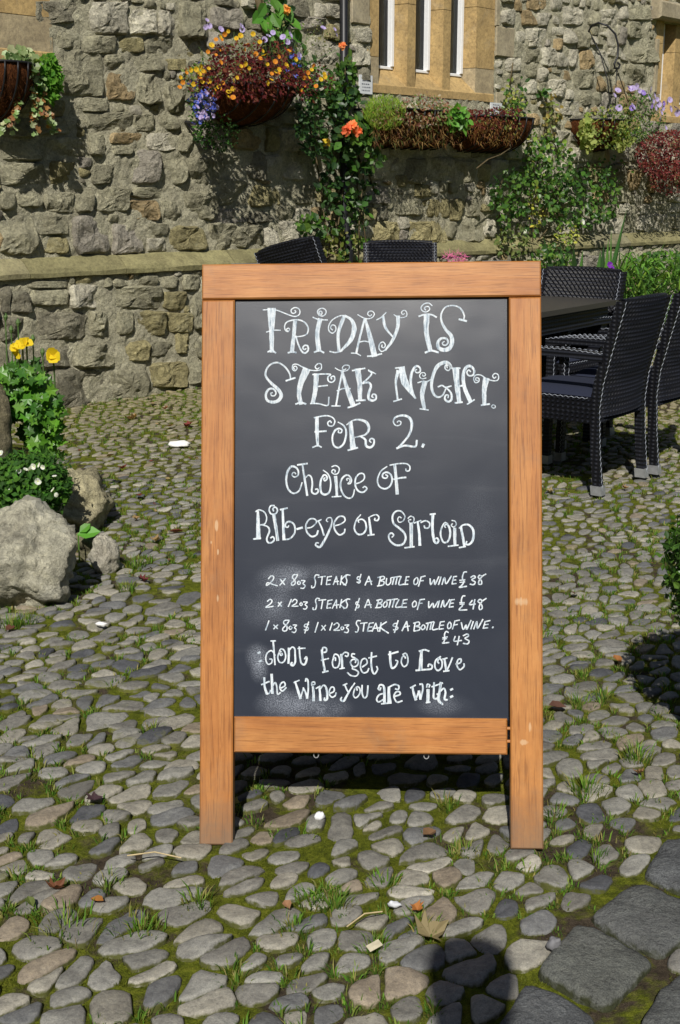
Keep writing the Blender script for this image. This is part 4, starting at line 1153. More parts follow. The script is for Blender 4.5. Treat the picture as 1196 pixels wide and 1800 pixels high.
def leaf_frame(rot, loc, front):
    f = 0.0 if front else 1.0
    mb = MB(); bevel_box(mb, (0, 0.0, R0 + 0.001), (BW, TH, BTOP), weather=lambda x, z: 0.22 * max(0, 1 - min(x, BW - x) / 0.03) + 0.1 * (z > BTOP - 0.004))
    ab_part('top_rail', mb, M['wood_x'], rot, loc)
    for x0, x1 in ((0, SX0 - 0.001), (SX1 + 0.0035, BW)):
        mb = MB(); bevel_box(mb, (x0, 0.001, 0), (x1, TH, R0 - 0.0008), weather=lambda x, z: 0.7 * max(0, 1 - z / 0.13) + 0.16)
        ab_part('stile', M and mb, M['wood_z'], rot, loc)
    mb = MB(); bevel_box(mb, (SX0 + 0.001, 0.002, Z_R0), (SX1 - 0.003, TH, Z_R1), weather=lambda x, z: 0.35 * max(0, 1 - (x - SX0) / 0.06) + 0.2 * (abs(x - SX0 - 0.33) < .05))
    ab_part('bottom_rail', mb, M['wood_x'], rot, loc)
    mb = MB()
    for z in (Z_R1 - 0.021, Z_R1 - 0.047): mb.tube([(SX1 - 0.012, 0.014, z), (SX1 + 0.008, 0.014, z)], 0.0035, 8)
    ab_part('dowel', mb, M['wood_x'], rot, loc)
    mb = MB(); nx, nz = 20, 34
    V = [(SX0 + (SX1 - SX0) * i / nx, PANEL_Y, Z_R1 - 0.004 + (R0 - Z_R1 + 0.008) * j / nz) for j in range(nz + 1) for i in range(nx + 1)]
    F = [(j * (nx + 1) + i, j * (nx + 1) + i + 1, (j + 1) * (nx + 1) + i + 1, (j + 1) * (nx + 1) + i) for j in range(nz) for i in range(nx)]
    mb.add(V, F)
    mb.box((SX0, PANEL_Y + 0.001, Z_R1 - 0.004), (SX1, PANEL_Y + 0.006, R0 + 0.004))
    return ab_part('chalkboard', mb, M['board'], rot, loc)
panel = leaf_frame(-LEAN, (0, 0, 0), True)
rw = random.Random(3)
cnt = 0
for key, txt in W_.items():
    for li, line in enumerate(txt.strip().split('\n')):
        mb = MB()
        for st in line.split('|'):
            ws, ps = st.split(':')
            ws = [float(v) for v in ws.split(',')]
            ps = [tuple(float(v) for v in p.split(',')) for p in ps.split(';')]
            cnt += 1
            stroke_mesh(mb, key, ws, ps, 0.0006 + 0.00001 * (cnt % 37), rw)
        mb.build('chalk_lettering', M['chalk'], panel)
# rear leaf, mirrored about the hinge line
S2, C2 = math.sin(2 * LEAN), math.cos(2 * LEAN)
y_h = TH + 0.010 + C2 * TH
g = empty('rear_leaf', (0, 0, 0)); g.parent = AB
RM = Matrix(((-1, 0, 0), (0, -C2, -S2), (0, -S2, C2)))
g.rotation_euler = RM.to_euler(); g.location = (BW, y_h + S2 * BTOP, BTOP - C2 * BTOP)
_AB = AB
def ab_part(name, mb, m, rot, loc=(0, 0, 0), parent=None, smooth=False):
    return mb.build(name, m, g, smooth=smooth)
leaf_frame(-LEAN, (0, 0, 0), False)
# hinges over the top, and the screw eyes that hold the cord under the bottom rails
mb = MB()
for x in (0.09, BW - 0.09):
    mb.box((x - 0.03, TH * 0.3, BTOP + 0.0005), (x + 0.03, TH + 0.02, BTOP + 0.003))
    mb.tube([(x - 0.03, TH + 0.006, BTOP + 0.002), (x + 0.03, TH + 0.006, BTOP + 0.002)], 0.003, 8)
mb.build('hinge', M['iron'], AB)
for px in (555, 750):
    u, v = buv(px, 1326); mb = MB()
    c = Vector((u, 0.018, Z_R0 - 0.006))
    mb.tube([c + Vector((math.cos(a) * 0.005, 0, math.sin(a) * 0.006)) for a in np.linspace(1.9, 7.2, 14)], 0.0012, 6)
    mb.build('screw_eye', M['alu'], AB)

# ------------------------------------------------------------------ woven chairs and the table
def quad_bar(mb, pts, w, d, tint=(1, 1, 1, 1)):
    """rectangular bar through points; w across (x), d deep (y)"""
    V = []
    for p in pts:
        x, y, z = p
        V += [(x - w / 2, y - d / 2, z), (x + w / 2, y - d / 2, z), (x + w / 2, y + d / 2, z), (x - w / 2, y + d / 2, z)]
    n = len(pts)
    F = [(0, 3, 2, 1), (4 * n - 4, 4 * n - 3, 4 * n - 2, 4 * n - 1)]
    for i in range(n - 1):
        for j in range(4): F.append((4 * i + j, 4 * i + (j + 1) % 4, 4 * i + 4 + (j + 1) % 4, 4 * i + 4 + j))
    mb.add(V, F, tint)
def zigzag(mb, pts, amp, step, r, ax):
    P = [Vector(p) for p in pts]; out = []; acc = 0; s_ = 1
    for a, b in zip(P[:-1], P[1:]):
        L = (b - a).length; k = max(1, int(L / step))
        for i in range(k):
            out.append(a.lerp(b, i / k) + Vector(ax) * amp * s_); s_ = -s_
    out.append(P[-1])
    for a, b in zip(out[:-1], out[1:]): mb.tube([a, b], r, 4, cap=False)
HB = 0.90
def make_chair():
    root = empty('woven_armchair', (0, 0, 0))
    def put(nm, mb, m, par=root, sm=False): return mb.build(nm, m, par, smooth=sm)
    W2 = 0.245
    rear = [(-0.285, 0.02), (-0.262, 0.22), (-0.25, 0.40), (-0.262, 0.52), (-0.300, 0.68), (-0.345, 0.86), (-0.354, 0.902)]
    for s_ in (-1, 1):
        mb = MB(); quad_bar(mb, [(s_ * W2, y, z) for y, z in rear], 0.036, 0.040); lg = put('leg', mb, M['wicker'])
        mb = MB(); zigzag(mb, [(s_ * (W2 + 0.008), y - 0.026, z) for y, z in rear], 0.005, 0.013, 0.0012, (1, 0, 0)); put('stitching', mb, M['stitch'], lg); mb = MB(); zigzag(mb, [(s_ * (W2 - 0.0), y + 0.026, z) for y, z in rear[3:]], 0.004, 0.013, 0.0012, (1, 0, 0)); put('stitching', mb, M['stitch'], lg)
        mb = MB(); quad_bar(mb, [(s_ * W2, -0.287, -0.002), (s_ * W2, -0.281, 0.042)], 0.048, 0.054); put('foot_cap', mb, M['alu'], lg)
        fr = [(0.25, 0.02), (0.245, 0.40), (0.245, 0.635)]
        mb = MB(); quad_bar(mb, [(s_ * W2, y, z) for y, z in fr], 0.036, 0.036); lg = put('leg', mb, M['wicker'])
        mb = MB(); zigzag(mb, [(s_ * (W2 + 0.021), y - 0.012, z) for y, z in fr], 0.004, 0.013, 0.0012, (0, 1, 0)); put('stitching', mb, M['stitch'], lg); mb = MB(); zigzag(mb, [(s_ * (W2 - 0.010), y - 0.022, z) for y, z in fr[1:]], 0.004, 0.013, 0.0012, (1, 0, 0)); put('stitching', mb, M['stitch'], lg)
        mb = MB(); quad_bar(mb, [(s_ * W2, 0.25, -0.002), (s_ * W2, 0.25, 0.042)], 0.048, 0.048); put('foot_cap', mb, M['alu'], lg)
        mb = MB(); arm = [(-0.285, 0.655), (-0.1, 0.665), (0.15, 0.66), (0.268, 0.645)]
        V = []
        for y, z in arm: V += [(s_ * W2 - 0.027, y, z - 0.03), (s_ * W2 + 0.027, y, z - 0.03), (s_ * W2 + 0.027, y, z + 0.008), (s_ * W2 - 0.027, y, z + 0.008)]
        n = len(arm); F = [(0, 1, 2, 3), (4 * n - 1, 4 * n - 2, 4 * n - 3, 4 * n - 4)] + [(4 * i + j, 4 * i + 4 + j, 4 * i + 4 + (j + 1) % 4, 4 * i + (j + 1) % 4) for i in range(n - 1) for j in range(4)]
        mb.add(V, F); ar = put('armrest', mb, M['wicker'])
        mb = MB()
        for e in (-0.027, 0.027): zigzag(mb, [(s_ * W2 + e, y, z + 0.008) for y, z in arm], 0.003, 0.014, 0.0012, (0, 0, 1))
        put('stitching', mb, M['stitch'], ar)
    # back: a woven, gently dished panel between the posts
    nx, nz = 34, 38; Wb = 0.232
    Vf, Vb = [], []
    for j in range(nz + 1):
        t = j / nz
        for i in range(nx + 1):
            u = i / nx * 2 - 1
            z = 0.36 + (HB - 0.36) * t + 0.008 * (1 - u * u) * t
            y = np.interp(z, [p[1] for p in rear] + [0.94], [p[0] for p in rear] + [-0.362]) - 0.028 * (1 - u * u)
            wv = 0.0032 * (1 if (i + j) % 2 else -1)
            Vf.append((u * Wb, y + 0.014 + wv, z)); Vb.append((u * Wb, y - 0.014 - wv, z))
    w = nx + 1; nV = len(Vf)
    F = []
    for j in range(nz):
        for i in range(nx):
            a = j * w + i
            F.append((a, a + w, a + w + 1, a + 1)); F.append((nV + a, nV + a + 1, nV + a + w + 1, nV + a + w))
    for i in range(nx): F.append((nz * w + i, nV + nz * w + i, nV + nz * w + i + 1, nz * w + i + 1)); F.append((i, i + 1, nV + i + 1, nV + i))
    mb = MB(); mb.add(Vf + Vb, F)
    mb.tube([(u * Wb, np.interp(HB, [p[1] for p in rear] + [0.94], [p[0] for p in rear] + [-0.362]) - 0.028 * (1 - u * u), HB + 0.008 * (1 - u * u)) for u in np.linspace(-1.0, 1.0, 13)], 0.014, 8)
    put('backrest', mb, M['wicker'])
    mb = MB(); zigzag(mb, [(-W2, -0.236, 0.455), (0, -0.24, 0.455), (W2, -0.236, 0.455)], 0.003, 0.014, 0.0012, (0, 0, 1)); 
    for e in (-W2 - .022, W2 + .022): zigzag(mb, [(e, -0.22, 0.452), (e, 0.22, 0.452)], 0.003, 0.014, 0.0012, (0, 0, 1))
    # woven skirt round the seat
    sk = MB()
    def panel_(a, b, z0, z1, nrm, nn=36, mm=9):
        a, b = Vector(a), Vector(b); V = []
        for j in range(mm + 1):
            for i in range(nn + 1):
                p = a.lerp(b, i / nn); wv = 0.003 * (1 if (i + j) % 2 else -1)
                V.append((p.x + nrm[0] * wv, p.y + nrm[1] * wv, z0 + (z1 - z0) * j / mm))
        sk.add(V, [(j * (nn + 1) + i, j * (nn + 1) + i + 1, (j + 1) * (nn + 1) + i + 1, (j + 1) * (nn + 1) + i) for j in range(mm) for i in range(nn)])
    panel_((-W2, -0.268, 0), (W2, -0.268, 0), 0.335, 0.452, (0, 1)); panel_((W2, 0.262, 0), (-W2, 0.262, 0), 0.335, 0.452, (0, 1))
    panel_((W2 + .02, -0.25, 0), (W2 + .02, 0.25, 0), 0.335, 0.452, (1, 0)); panel_((-W2 - .02, 0.25, 0), (-W2 - .02, -0.25, 0), 0.335, 0.452, (1, 0))
    sk.box((-W2, -0.25, 0.34), (W2, 0.25, 0.448))
    fr = put('seat_frame', sk, M['wicker'])
    mb.build('stitching', M['stitch'], fr)
    mb = MB(); nx = 12; V = []
    for j in range(nx + 1):
        for i in range(nx + 1):
            u = i / nx * 2 - 1; v = j / nx * 2 - 1
            V.append((u * 0.222, v * 0.222, 0.452 + 0.034 * (1 - abs(u) ** 6) ** .5 * (1 - abs(v) ** 6) ** .5))
    mb.add(V, [(j * (nx + 1) + i, j * (nx + 1) + i + 1, (j + 1) * (nx + 1) + i + 1, (j + 1) * (nx + 1) + i) for j in range(nx) for i in range(nx)])
    mb.add([(-.222, -.222, .449), (.222, -.222, .449), (.222, .222, .449), (-.222, .222, .449)], [(0, 3, 2, 1)])
    put('seat_cushion', mb, M['cushion'], sm=True)
    return root
def copy_tree(o, parent=None):
    c = o.copy(); COL.objects.link(c); c.parent = parent
    for ch in list(o.children): copy_tree(ch, c)
    return c
G1, G2, G3 = ground_at(1055, 880), ground_at(1123, 851), ground_at(1152, 843)
bdir = (G2 - G1) / np.linalg.norm(G2 - G1); fdir = np.array([-bdir[1], bdir[0], 0])
def place(o, org, face, label, sc=1.0):
    o.location = (org[0], org[1], gz(org[1]) + 0.022)
    o.rotation_euler = (0, 0, math.atan2(face[1], face[0]) - math.pi / 2)
    o.scale = (sc, sc, sc)
    tag(o, label, 'chair', 'black woven armchairs round the outdoor tables')
chair = make_chair()
cB = copy_tree(chair); 
place(cB, G1 + bdir * 0.245 + fdir * 0.285, fdir, 'black woven armchair nearest the viewer, its back to us', 0.93)
cC = copy_tree(chair); place(cC, G3 + bdir * 0.26 + fdir * 0.285, fdir, 'black woven armchair cut off by the right edge', 0.93)
TP = on_plane(1088, 527, (0, 0, .76), (0, 0, 1)); TQ = on_plane(953, 549, (0, 0, .76), (0, 0, 1))
e1 = (TQ - TP) / np.linalg.norm(TQ - TP); e2 = np.array([e1[1], -e1[0], 0])
if e2[1] < 0: e2 = -e2
PA = on_plane(1098, 482, (0, 0, .885), (0, 0, 1)); PA2 = on_plane(962, 469, (0, 0, .885), (0, 0, 1))
ea = (PA2 - PA) / np.linalg.norm(PA2 - PA) + np.array([-.7, 0, 0]); ea = ea / np.linalg.norm(ea); fa = np.array([-ea[1], ea[0], 0])
if fa[1] > 0: fa = -fa
place(chair, PA + ea * 0.25 + fa * 0.33, fa, 'black woven armchair at the far end of the grey table', 0.96)
cE = copy_tree(chair); pe = on_plane(703, 429, (0, 0, .95), (0, 0, 1)); place(cE, pe + np.array([0.02, -0.34, 0]), np.array([0.05, -1, 0]), 'black woven armchair peeping squarely over the sign, left of the pink flower', 1.0)
cD = copy_tree(chair); pd = on_plane(522, 447, (0, 0, .93), (0, 0, 1)); fd = np.array([0.62, 0.78, 0]) ; place(cD, pd + np.array([0.30, 0.3, 0]), fd, 'black woven armchair showing only a slanted back corner above the sign', 1.0); cD.rotation_euler = (0, -0.22, cD.rotation_euler[2]); cD.location.z += 0.05

TB = empty('garden_table', TP - np.array([0, 0, .76]) + e1 * 0.8 + e2 * 0.45, math.atan2(e1[1], e1[0]))
TB.location.z = 0.0
tag(TB, 'grey-topped square-legged garden table among the black woven chairs', 'table')
sgn = 1 if (np.cross(e1, e2)[2] > 0) else -1
mb = MB(); bevel = 0.004
mb.box((-0.8, -0.45, 0.735), (0.8, 0.45, 0.76)); mb.build('table_top', M['tabletop'], TB)
mb = MB(); mb.box((-0.76, -0.41, 0.64), (0.76, -0.39, 0.733)); mb.box((-0.76, 0.39, 0.64), (0.76, 0.41, 0.733)); mb.box((-0.77, -0.389, 0.64), (-0.75, 0.389, 0.733)); mb.box((0.75, -0.389, 0.64), (0.77, 0.389, 0.733)); mb.build('apron', M['wicker'], TB)
for x in (-0.73, 0.73):
    for y in (-0.37, 0.37):
        mb = MB(); quad_bar(mb, [(x, y, 0.005), (x, y, 0.64)], 0.075, 0.075); lg = mb.build('leg', M['wicker'], TB)

# ------------------------------------------------------------------ boulders and rockery
def rock(name, c, r, seed, m, tint, label, cat='rock', sub=26, rough=0.16, parent=None, group=None, sharp=0.35):
    mb = MB(); V = []; nu, nv = sub * 2, sub
    c = np.array(c, float)
    rr = random.Random(seed); planes = []
    for _ in range(14):
        d = np.array([rr.gauss(0, 1), rr.gauss(0, 1), rr.gauss(0, .7)]); planes.append((d / np.linalg.norm(d), rr.uniform(0.66, 0.92)))
    for j in range(nv + 1):
        for i in range(nu):
            th = math.pi * j / nv; ph = 2 * math.pi * i / nu
            d = np.array([math.sin(th) * math.cos(ph), math.sin(th) * math.sin(ph), math.cos(th)])
            k = 1.0
            for pn, pd_ in planes:
                q = d @ pn
                if q > pd_ * 0.8: k = min(k, pd_ / q * 1.0 if q > pd_ else k)
            k *= 1 + rough * (mnoise.noise(d * 1.6 + Vector((seed, 0, 0)) if False else Vector(d * 1.6) + Vector((seed, 0, 0)))) + rough * 0.5 * mnoise.noise(Vector(d * 4) + Vector((seed, 5, 0))) - rough * 0.45 * abs(mnoise.noise(Vector(d * 6) + Vector((seed, 9, 0)))) + rough * 0.22 * mnoise.noise(Vector(d * 13) + Vector((seed, 2, 0)))
            V.append(c + d * np.array(r) * k)
    F = []
    for j in range(nv):
        for i in range(nu): F.append((j * nu + i, (j + 1) * nu + i, (j + 1) * nu + (i + 1) % nu, j * nu + (i + 1) % nu))
    mb.add(V, F, (*tint, 1))
    org = np.array([c[0], c[1], 0])
    o = mb.build(name, m, parent, smooth=True, origin=org)
    if label: tag(o, label, cat, group)
    return o
def at_d(px, py, d):
    r = ray(px, py); return CAM + r * (d / r[1])
def gx(px, d): return at_d(px, 900, d)[0]
rock('boulder', (gx(28, 3.92), 3.92, 0.13), (0.20, 0.22, 0.20), 4, M['boulder'], (0.42, 0.41, 0.34), 'large pale lichened boulder at the lower left of the rockery', sub=40, rough=0.22)
rock('boulder', (gx(140, 4.85), 4.85, 0.10), (0.155, 0.22, 0.135), 12, M['boulder'], (0.40, 0.37, 0.25), 'tan wedge-shaped boulder beside the white-flowered plant', sub=32, rough=0.2)
rock('small_rock', (gx(184, 4.3), 4.25, 0.055), (0.06, 0.07, 0.075), 23, M['boulder'], (0.46, 0.44, 0.38), 'small pale upright stone between the two rockery boulders', sub=18, rough=0.25)
rock('small_rock', (gx(152, 4.38), 4.4, 0.06), (0.055, 0.06, 0.07), 31, M['boulder'], (0.20, 0.19, 0.12), 'small mossy stone squeezed behind the pale upright stone', sub=18, rough=0.25)
rock('boulder', (gx(-45, 4.75), 4.8, 0.42), (0.19, 0.25, 0.26), 44, M['boulder'], (0.20, 0.18, 0.12), 'dark mossy boulder under the yellow poppies at the left edge', sub=26, rough=0.25)
mo = rock('flower_bed', (-1.75, 5.3, -0.05), (0.62, 0.85, 0.42), 51, GROUND.data.materials[0], (1, 1, 1), None, sub=24, rough=0.1)
tag(mo, 'raised soil mound of the rockery', kind='structure')

# ------------------------------------------------------------------ plants
rp = random.Random(77)
def leaf_shape(kind):
    if kind == 'leaf': return [(0, 0, 0), (-.32, .35, .05), (-.28, .7, .04), (0, 1.0, -.05), (.28, .7, .04), (.32, .35, .05), (0, .5, -.04)], [(0, 6, 1), (1, 6, 2), (2, 6, 3), (3, 6, 4), (4, 6, 5), (5, 6, 0)]
    if kind == 'small': return [(0, 0, 0), (-.3, .5, .08), (0, 1, 0), (.3, .5, .08)], [(0, 3, 2), (0, 2, 1)]
    if kind == 'ivy': return [(0, 0, 0), (-.5, .1, .04), (-.3, .42, .02), (-.42, .75, .03), (0, 1.0, -.03), (.42, .75, .03), (.3, .42, .02), (.5, .1, .04), (0, .4, -.05)], [(0, 8, 1), (1, 8, 2), (2, 8, 3), (3, 8, 4), (4, 8, 5), (5, 8, 6), (6, 8, 7), (7, 8, 0)]
    if kind == 'needle': return [(-.05, 0, 0), (.05, 0, 0), (0.0, 1, 0)], [(0, 1, 2)]
    if kind == 'lobed': return [(0, 0, 0), (-.18, .2, .02), (-.5, .22, .05), (-.25, .42, .02), (-.45, .68, .06), (-.16, .7, .02), (0, 1.0, -.03), (.16, .7, .02), (.45, .68, .06), (.25, .42, .02), (.5, .22, .05), (.18, .2, .02), (0, .45, -.04)], [(i, 12, (i + 1) % 12)[::-1] for i in range(12)]
MAPLE = ([(0, 0, 0), (-.22, .06, .03), (-.5, .10, .10), (-.34, .26, .02), (-.56, .48, .12), (-.3, .48, 0), (-.26, .62, .04), (-.2, .8, .02), (0, 1.0, .10), (.12, .8, .0), (.28, .66, .02), (.3, .5, 0), (.58, .52, .02), (.36, .28, .05), (.48, .08, .12), (.2, .05, .03), (0, .42, -.10)], [(i, 16, (i + 1) % 16)[::-1] for i in range(16)])
SH = {k: leaf_shape(k) for k in ('leaf', 'small', 'ivy', 'needle', 'lobed')}
SH['maple'] = MAPLE
def add_leaf(mb, p, nrm, up, size, kind, tint):
    sh, fs = SH[kind]
    n = Vector(nrm).normalized(); u = Vector(up); u = u - n * u.dot(n)
    u = u.normalized() if u.length > 1e-4 else n.orthogonal().normalized()
    r_ = u.cross(n)
    P = Vector(p)
    mb.add([P + r_ * (a * size) + u * (b * size) + n * (c * size) for a, b, c in sh], fs, (*tint, 1))
def jt(tint, k=0.25, r=None):
    r = r or rp; q = r.uniform(1 - k, 1 + k); return tuple(max(0, v * q * r.uniform(0.92, 1.08)) for v in tint)
def cloud(mb, c, rad, n, size, kind, tints, face=None, shell=0.5, axes=None, droop=0.3, r=None):
    r = r or rp
    A = axes if axes is not None else (np.array([1, 0, 0]), np.array([0, 1, 0]), np.array([0, 0, 1]))
    face = np.array(face if face is not None else (0, -1, 0.4))
    for _ in range(n):
        d = np.array([r.gauss(0, 1), r.gauss(0, 1), r.gauss(0, 1)]); d /= np.linalg.norm(d)
        k = (shell + (1 - shell) * r.random()) if r.random() < 0.75 else r.random()
        off = A[0] * d[0] * rad[0] * k + A[1] * d[1] * rad[1] * k + A[2] * d[2] * rad[2] * k
        nn = off / (np.linalg.norm(off) + 1e-6) * 0.6 + face * 0.5 + np.array([r.gauss(0, .45) for _ in range(3)])
        up = np.array([r.gauss(0, 1), r.gauss(0, 1), r.gauss(-droop, .7)])
        add_leaf(mb, np.asarray(c) + off, nn, up, size * r.uniform(.6, 1.3), kind, jt(r.choice(tints), .3, r))
WAX = (WT, WN, np.array([0, 0, 1.0]))
M['leaf'] = leaf_mat('green leaf', (1, 1, 1), 0.3, 0.4)
M['leaf_soft'] = leaf_mat('soft foliage', (1, 1, 1), 0.35, 0.7, 0.2)
M['petal'] = leaf_mat('petal', (1, 1, 1), 0.35, 0.6, 0.2)
M['stem'] = plain_mat('plant stem', (0.10, 0.075, 0.035), 0.8, 0.3, 80)
M['green_stem'] = plain_mat('green stem', (0.07, 0.13, 0.03), 0.7, 0.2, 80)
GR = [(0.045, 0.11, 0.018), (0.07, 0.16, 0.022), (0.035, 0.085, 0.018), (0.10, 0.20, 0.03)]
DKG = [(0.03, 0.075, 0.018), (0.045, 0.11, 0.022), (0.02, 0.055, 0.015)]
RED = [(0.10, 0.015, 0.018), (0.15, 0.025, 0.022), (0.06, 0.012, 0.015), (0.17, 0.05, 0.03)]
YEL = (0.72, 0.48, 0.03); ORG = (0.72, 0.28, 0.03); PUR = (0.30, 0.20, 0.62); BLU = (0.10, 0.14, 0.62); LIL = (0.55, 0.46, 0.80); WHT = (0.85, 0.86, 0.82)

def flower_mesh(name, petals, col, r=0.5, cup=0.2, centre=None):
    mb = MB()
    for k in range(petals):
        a = 2 * math.pi * k / petals
        d = Vector((math.cos(a), math.sin(a), 0)); t = Vector((-math.sin(a), math.cos(a), 0)); w = r * 1.15 * math.sin(math.pi / petals) 
        z = Vector((0, 0, 1)); g_ = rp.uniform(.85, 1.1)
        mb.add([z * 0, d * r * .55 + t * w + z * cup * .5, d * r * 1.0 + t * w * .7 + z * cup, d * r * 1.04 - t * w * .1 + z * cup * 1.1, d * r - t * w * .8 + z * cup, d * r * .55 - t * w + z * cup * .5], [(0, 1, 2, 3), (0, 3, 4, 5)], tuple(v * g_ for v in col) + (1,))
    if centre: mb.add([(r * .2 * math.cos(a), r * .2 * math.sin(a), cup * .35) for a in np.linspace(0, 2 * math.pi, 7)[:-1]], [tuple(range(6))], (*centre, 1))
    me = mb.build(name, M['petal'])
    return me
def scatter_flowers(parent, org, proto, pts, size, face):
    first = True
    for p in pts:
        o = proto if False else proto.copy()
        COL.objects.link(o); o.name = 'flower'; o.parent = parent
        o.location = [float(v) for v in (np.asarray(p) - np.asarray(org))]
        n = Vector(face) + Vector((rp.gauss(0, .5), rp.gauss(0, .5), rp.gauss(0, .4)))
        o.rotation_euler = n.to_track_quat('Z', 'Y').to_euler()
        s_ = size * rp.uniform(.75, 1.25); o.scale = (s_, s_, s_)
PROTO = {
 'yellow': flower_mesh('flower_y', 5, YEL, centre=(0.5, 0.2, 0.02)), 'orange': flower_mesh('flower_o', 5, ORG, centre=(0.5, 0.2, 0.02)), 'purple': flower_mesh('flower_p', 5, PUR, centre=(0.8, 0.8, 0.9)), 'blue': flower_mesh('flower_b', 4, BLU, centre=(0.8, 0.8, 0.9)),
 'lilac': flower_mesh('flower_l', 5, LIL, centre=(0.25, 0.12, 0.5)), 'white': flower_mesh('flower_w', 5, WHT, centre=(0.6, 0.6, 0.1)), 'poppy': flower_mesh('flower_pp', 4, (0.75, 0.56, 0.02), cup=0.28, centre=(0.6, 0.45, 0.02)), 'pink': flower_mesh('flower_k', 7, (0.75, 0.22, 0.42)), 'violet': flower_mesh('flower_v', 5, (0.22, 0.03, 0.45))}
FACE = tuple(WN * 0.9 + np.array([0, -.3, .4]))

M['coir'] = (lambda: None)()
def coir_mat():
    m, nt, b = new_mat('coir liner')
    n1 = noise_tex(nt, 1.0, 6, .75, mapscale=(50, 50, 22), dist=1.5); n2 = noise_tex(nt, 14, 4, .6)
    c = ramp(nt, n1.outputs[0], [(.3, (.025, .010, .005)), (.5, (.09, .032, .012)), (.72, (.30, .12, .04))]).outputs[0]
    c = mix(nt, 'MULTIPLY', .8, c, ramp(nt, n2.outputs[0], [(.3, (.5, .45, .4)), (.7, (1.3, 1.25, 1.2))]).outputs[0])
    lk(nt, c, b.inputs['Base Color']); b.inputs['Roughness'].default_value = .95; b.inputs['Specular IOR Level'].default_value = .1
    bump(nt, b, [(n1.outputs[0], 1.0, .012)]); return m
M['coir'] = coir_mat()
def wall_basket(name, px0, px1, py, label, H=0.24, D=0.26, k=2.0, bars=7, cat='hanging basket'):
    """half-round wire basket with a coir liner fixed to the wall; rim runs from px0 to px1 at row py"""
    s0 = wall_at(px0, py, D * .5)[0]; s1 = wall_at(px1, py, D * .5)[0]; sm = (s0 + s1) / 2; hw = (s1 - s0) / 2
    z = wall_at((px0 + px1) / 2, py, D * .5)[1]
    org = w3(sm, z, 0)
    root = empty(name, org); tag(root, label, cat)
    def P(t, a, gr=1.0):   # t -1..1 along, a 0 (rim, out) .. pi/2 (bottom, at wall)
        q = max(0, 1 - abs(t) ** k) ** .5
        return w3(sm + t * hw * gr, z - math.sin(a) * H * q * gr, 0.01 + math.cos(a) * D * q * gr)
    mb = MB(); nu, nv = 30, 12; V = []
    for i in range(nu + 1):
        for j in range(nv + 1):
            t = -1 + 2 * i / nu; a = math.pi / 2 * j / nv
            p = P(t * 0.995, a); V.append(p + WN * 0.008 * mnoise.noise((p[0] * 30, p[1] * 30, p[2] * 30)))
    mb.add(V, [(i * (nv + 1) + j, i * (nv + 1) + j + 1, (i + 1) * (nv + 1) + j + 1, (i + 1) * (nv + 1) + j) for i in range(nu) for j in range(nv)])
    # fibres standing out of the liner
    for _ in range(420):
        t = rp.uniform(-.95, .95); a = rp.uniform(0.0, 1.3); p = P(t, a)
        q = p + WN * rp.uniform(.004, .02) + WT * rp.gauss(0, .02) + np.array([0, 0, rp.gauss(-.02, .02)])
        mb.add([p + WT * .0015, p - WT * .0015, q], [(0, 1, 2)])
    top = [P(t * .99, 0) for t in np.linspace(-1, 1, 17)]
    mb.add(top + [w3(sm - hw, z, 0.01), w3(sm + hw, z, 0.01)], [])
    mb.build('coir_liner', M['coir'], root, smooth=True, origin=org)
    mb = MB(); n = 17
    mb.add([P(t * .97, 0) - np.array([0, 0, .015]) for t in np.linspace(-1, 1, n)] + [w3(sm + hw * .97 * t, z - .015, 0.012) for t in np.linspace(-1, 1, n)], [(i, n + i, n + i + 1, i + 1) for i in range(n - 1)])
    mb.build('soil', M['dark'], root, origin=org)
    mb = MB(); mb.tube([P(t, 0, 1.02) for t in np.linspace(-1, 1, 25)], 0.007, 6); mb.tube([w3(sm - hw * 1.02, z, 0.012), w3(sm + hw * 1.02, z, 0.012)], 0.006, 6)
    mb.build('rim', M['iron'], root, smooth=True, origin=org)
    for b_ in range(bars):
        t = -1 + 2 * (b_ + .5) / bars
        mb = MB(); mb.tube([P(t, a, 1.035) for a in np.linspace(0, math.pi / 2, 10)], 0.0055, 5)
        mb.build('bar', M['iron'], root, smooth=True, origin=org)
    return root, org, P, sm, hw, z

def wp(px, py, o): s_, z_ = wall_at(px, py, o); return w3(s_, z_, o)
def px_pts(n, x0, y0, x1, y1, o0, o1, ell=True, r=None):
    r = r or rp; out = []
    while len(out) < n:
        x, y = r.uniform(-1, 1), r.uniform(-1, 1)
        if ell and x * x + y * y > 1: continue
        out.append(wp((x0 + x1) / 2 + x * (x1 - x0) / 2, (y0 + y1) / 2 + y * (y1 - y0) / 2, r.uniform(o0, o1)))
    return out
def pxcloud(mb, n, box, o0, o1, size, kind, tints, ell=True, droop=.3, face=FACE):
    for p in px_pts(n, *box, o0, o1, ell):
        nn = np.array(face) + np.array([rp.gauss(0, .6) for _ in range(3)])
        add_leaf(mb, p, nn, (rp.gauss(0, 1), rp.gauss(0, 1), rp.gauss(-droop, .8)), size * rp.uniform(.6, 1.3), kind, jt(rp.choice(tints)))

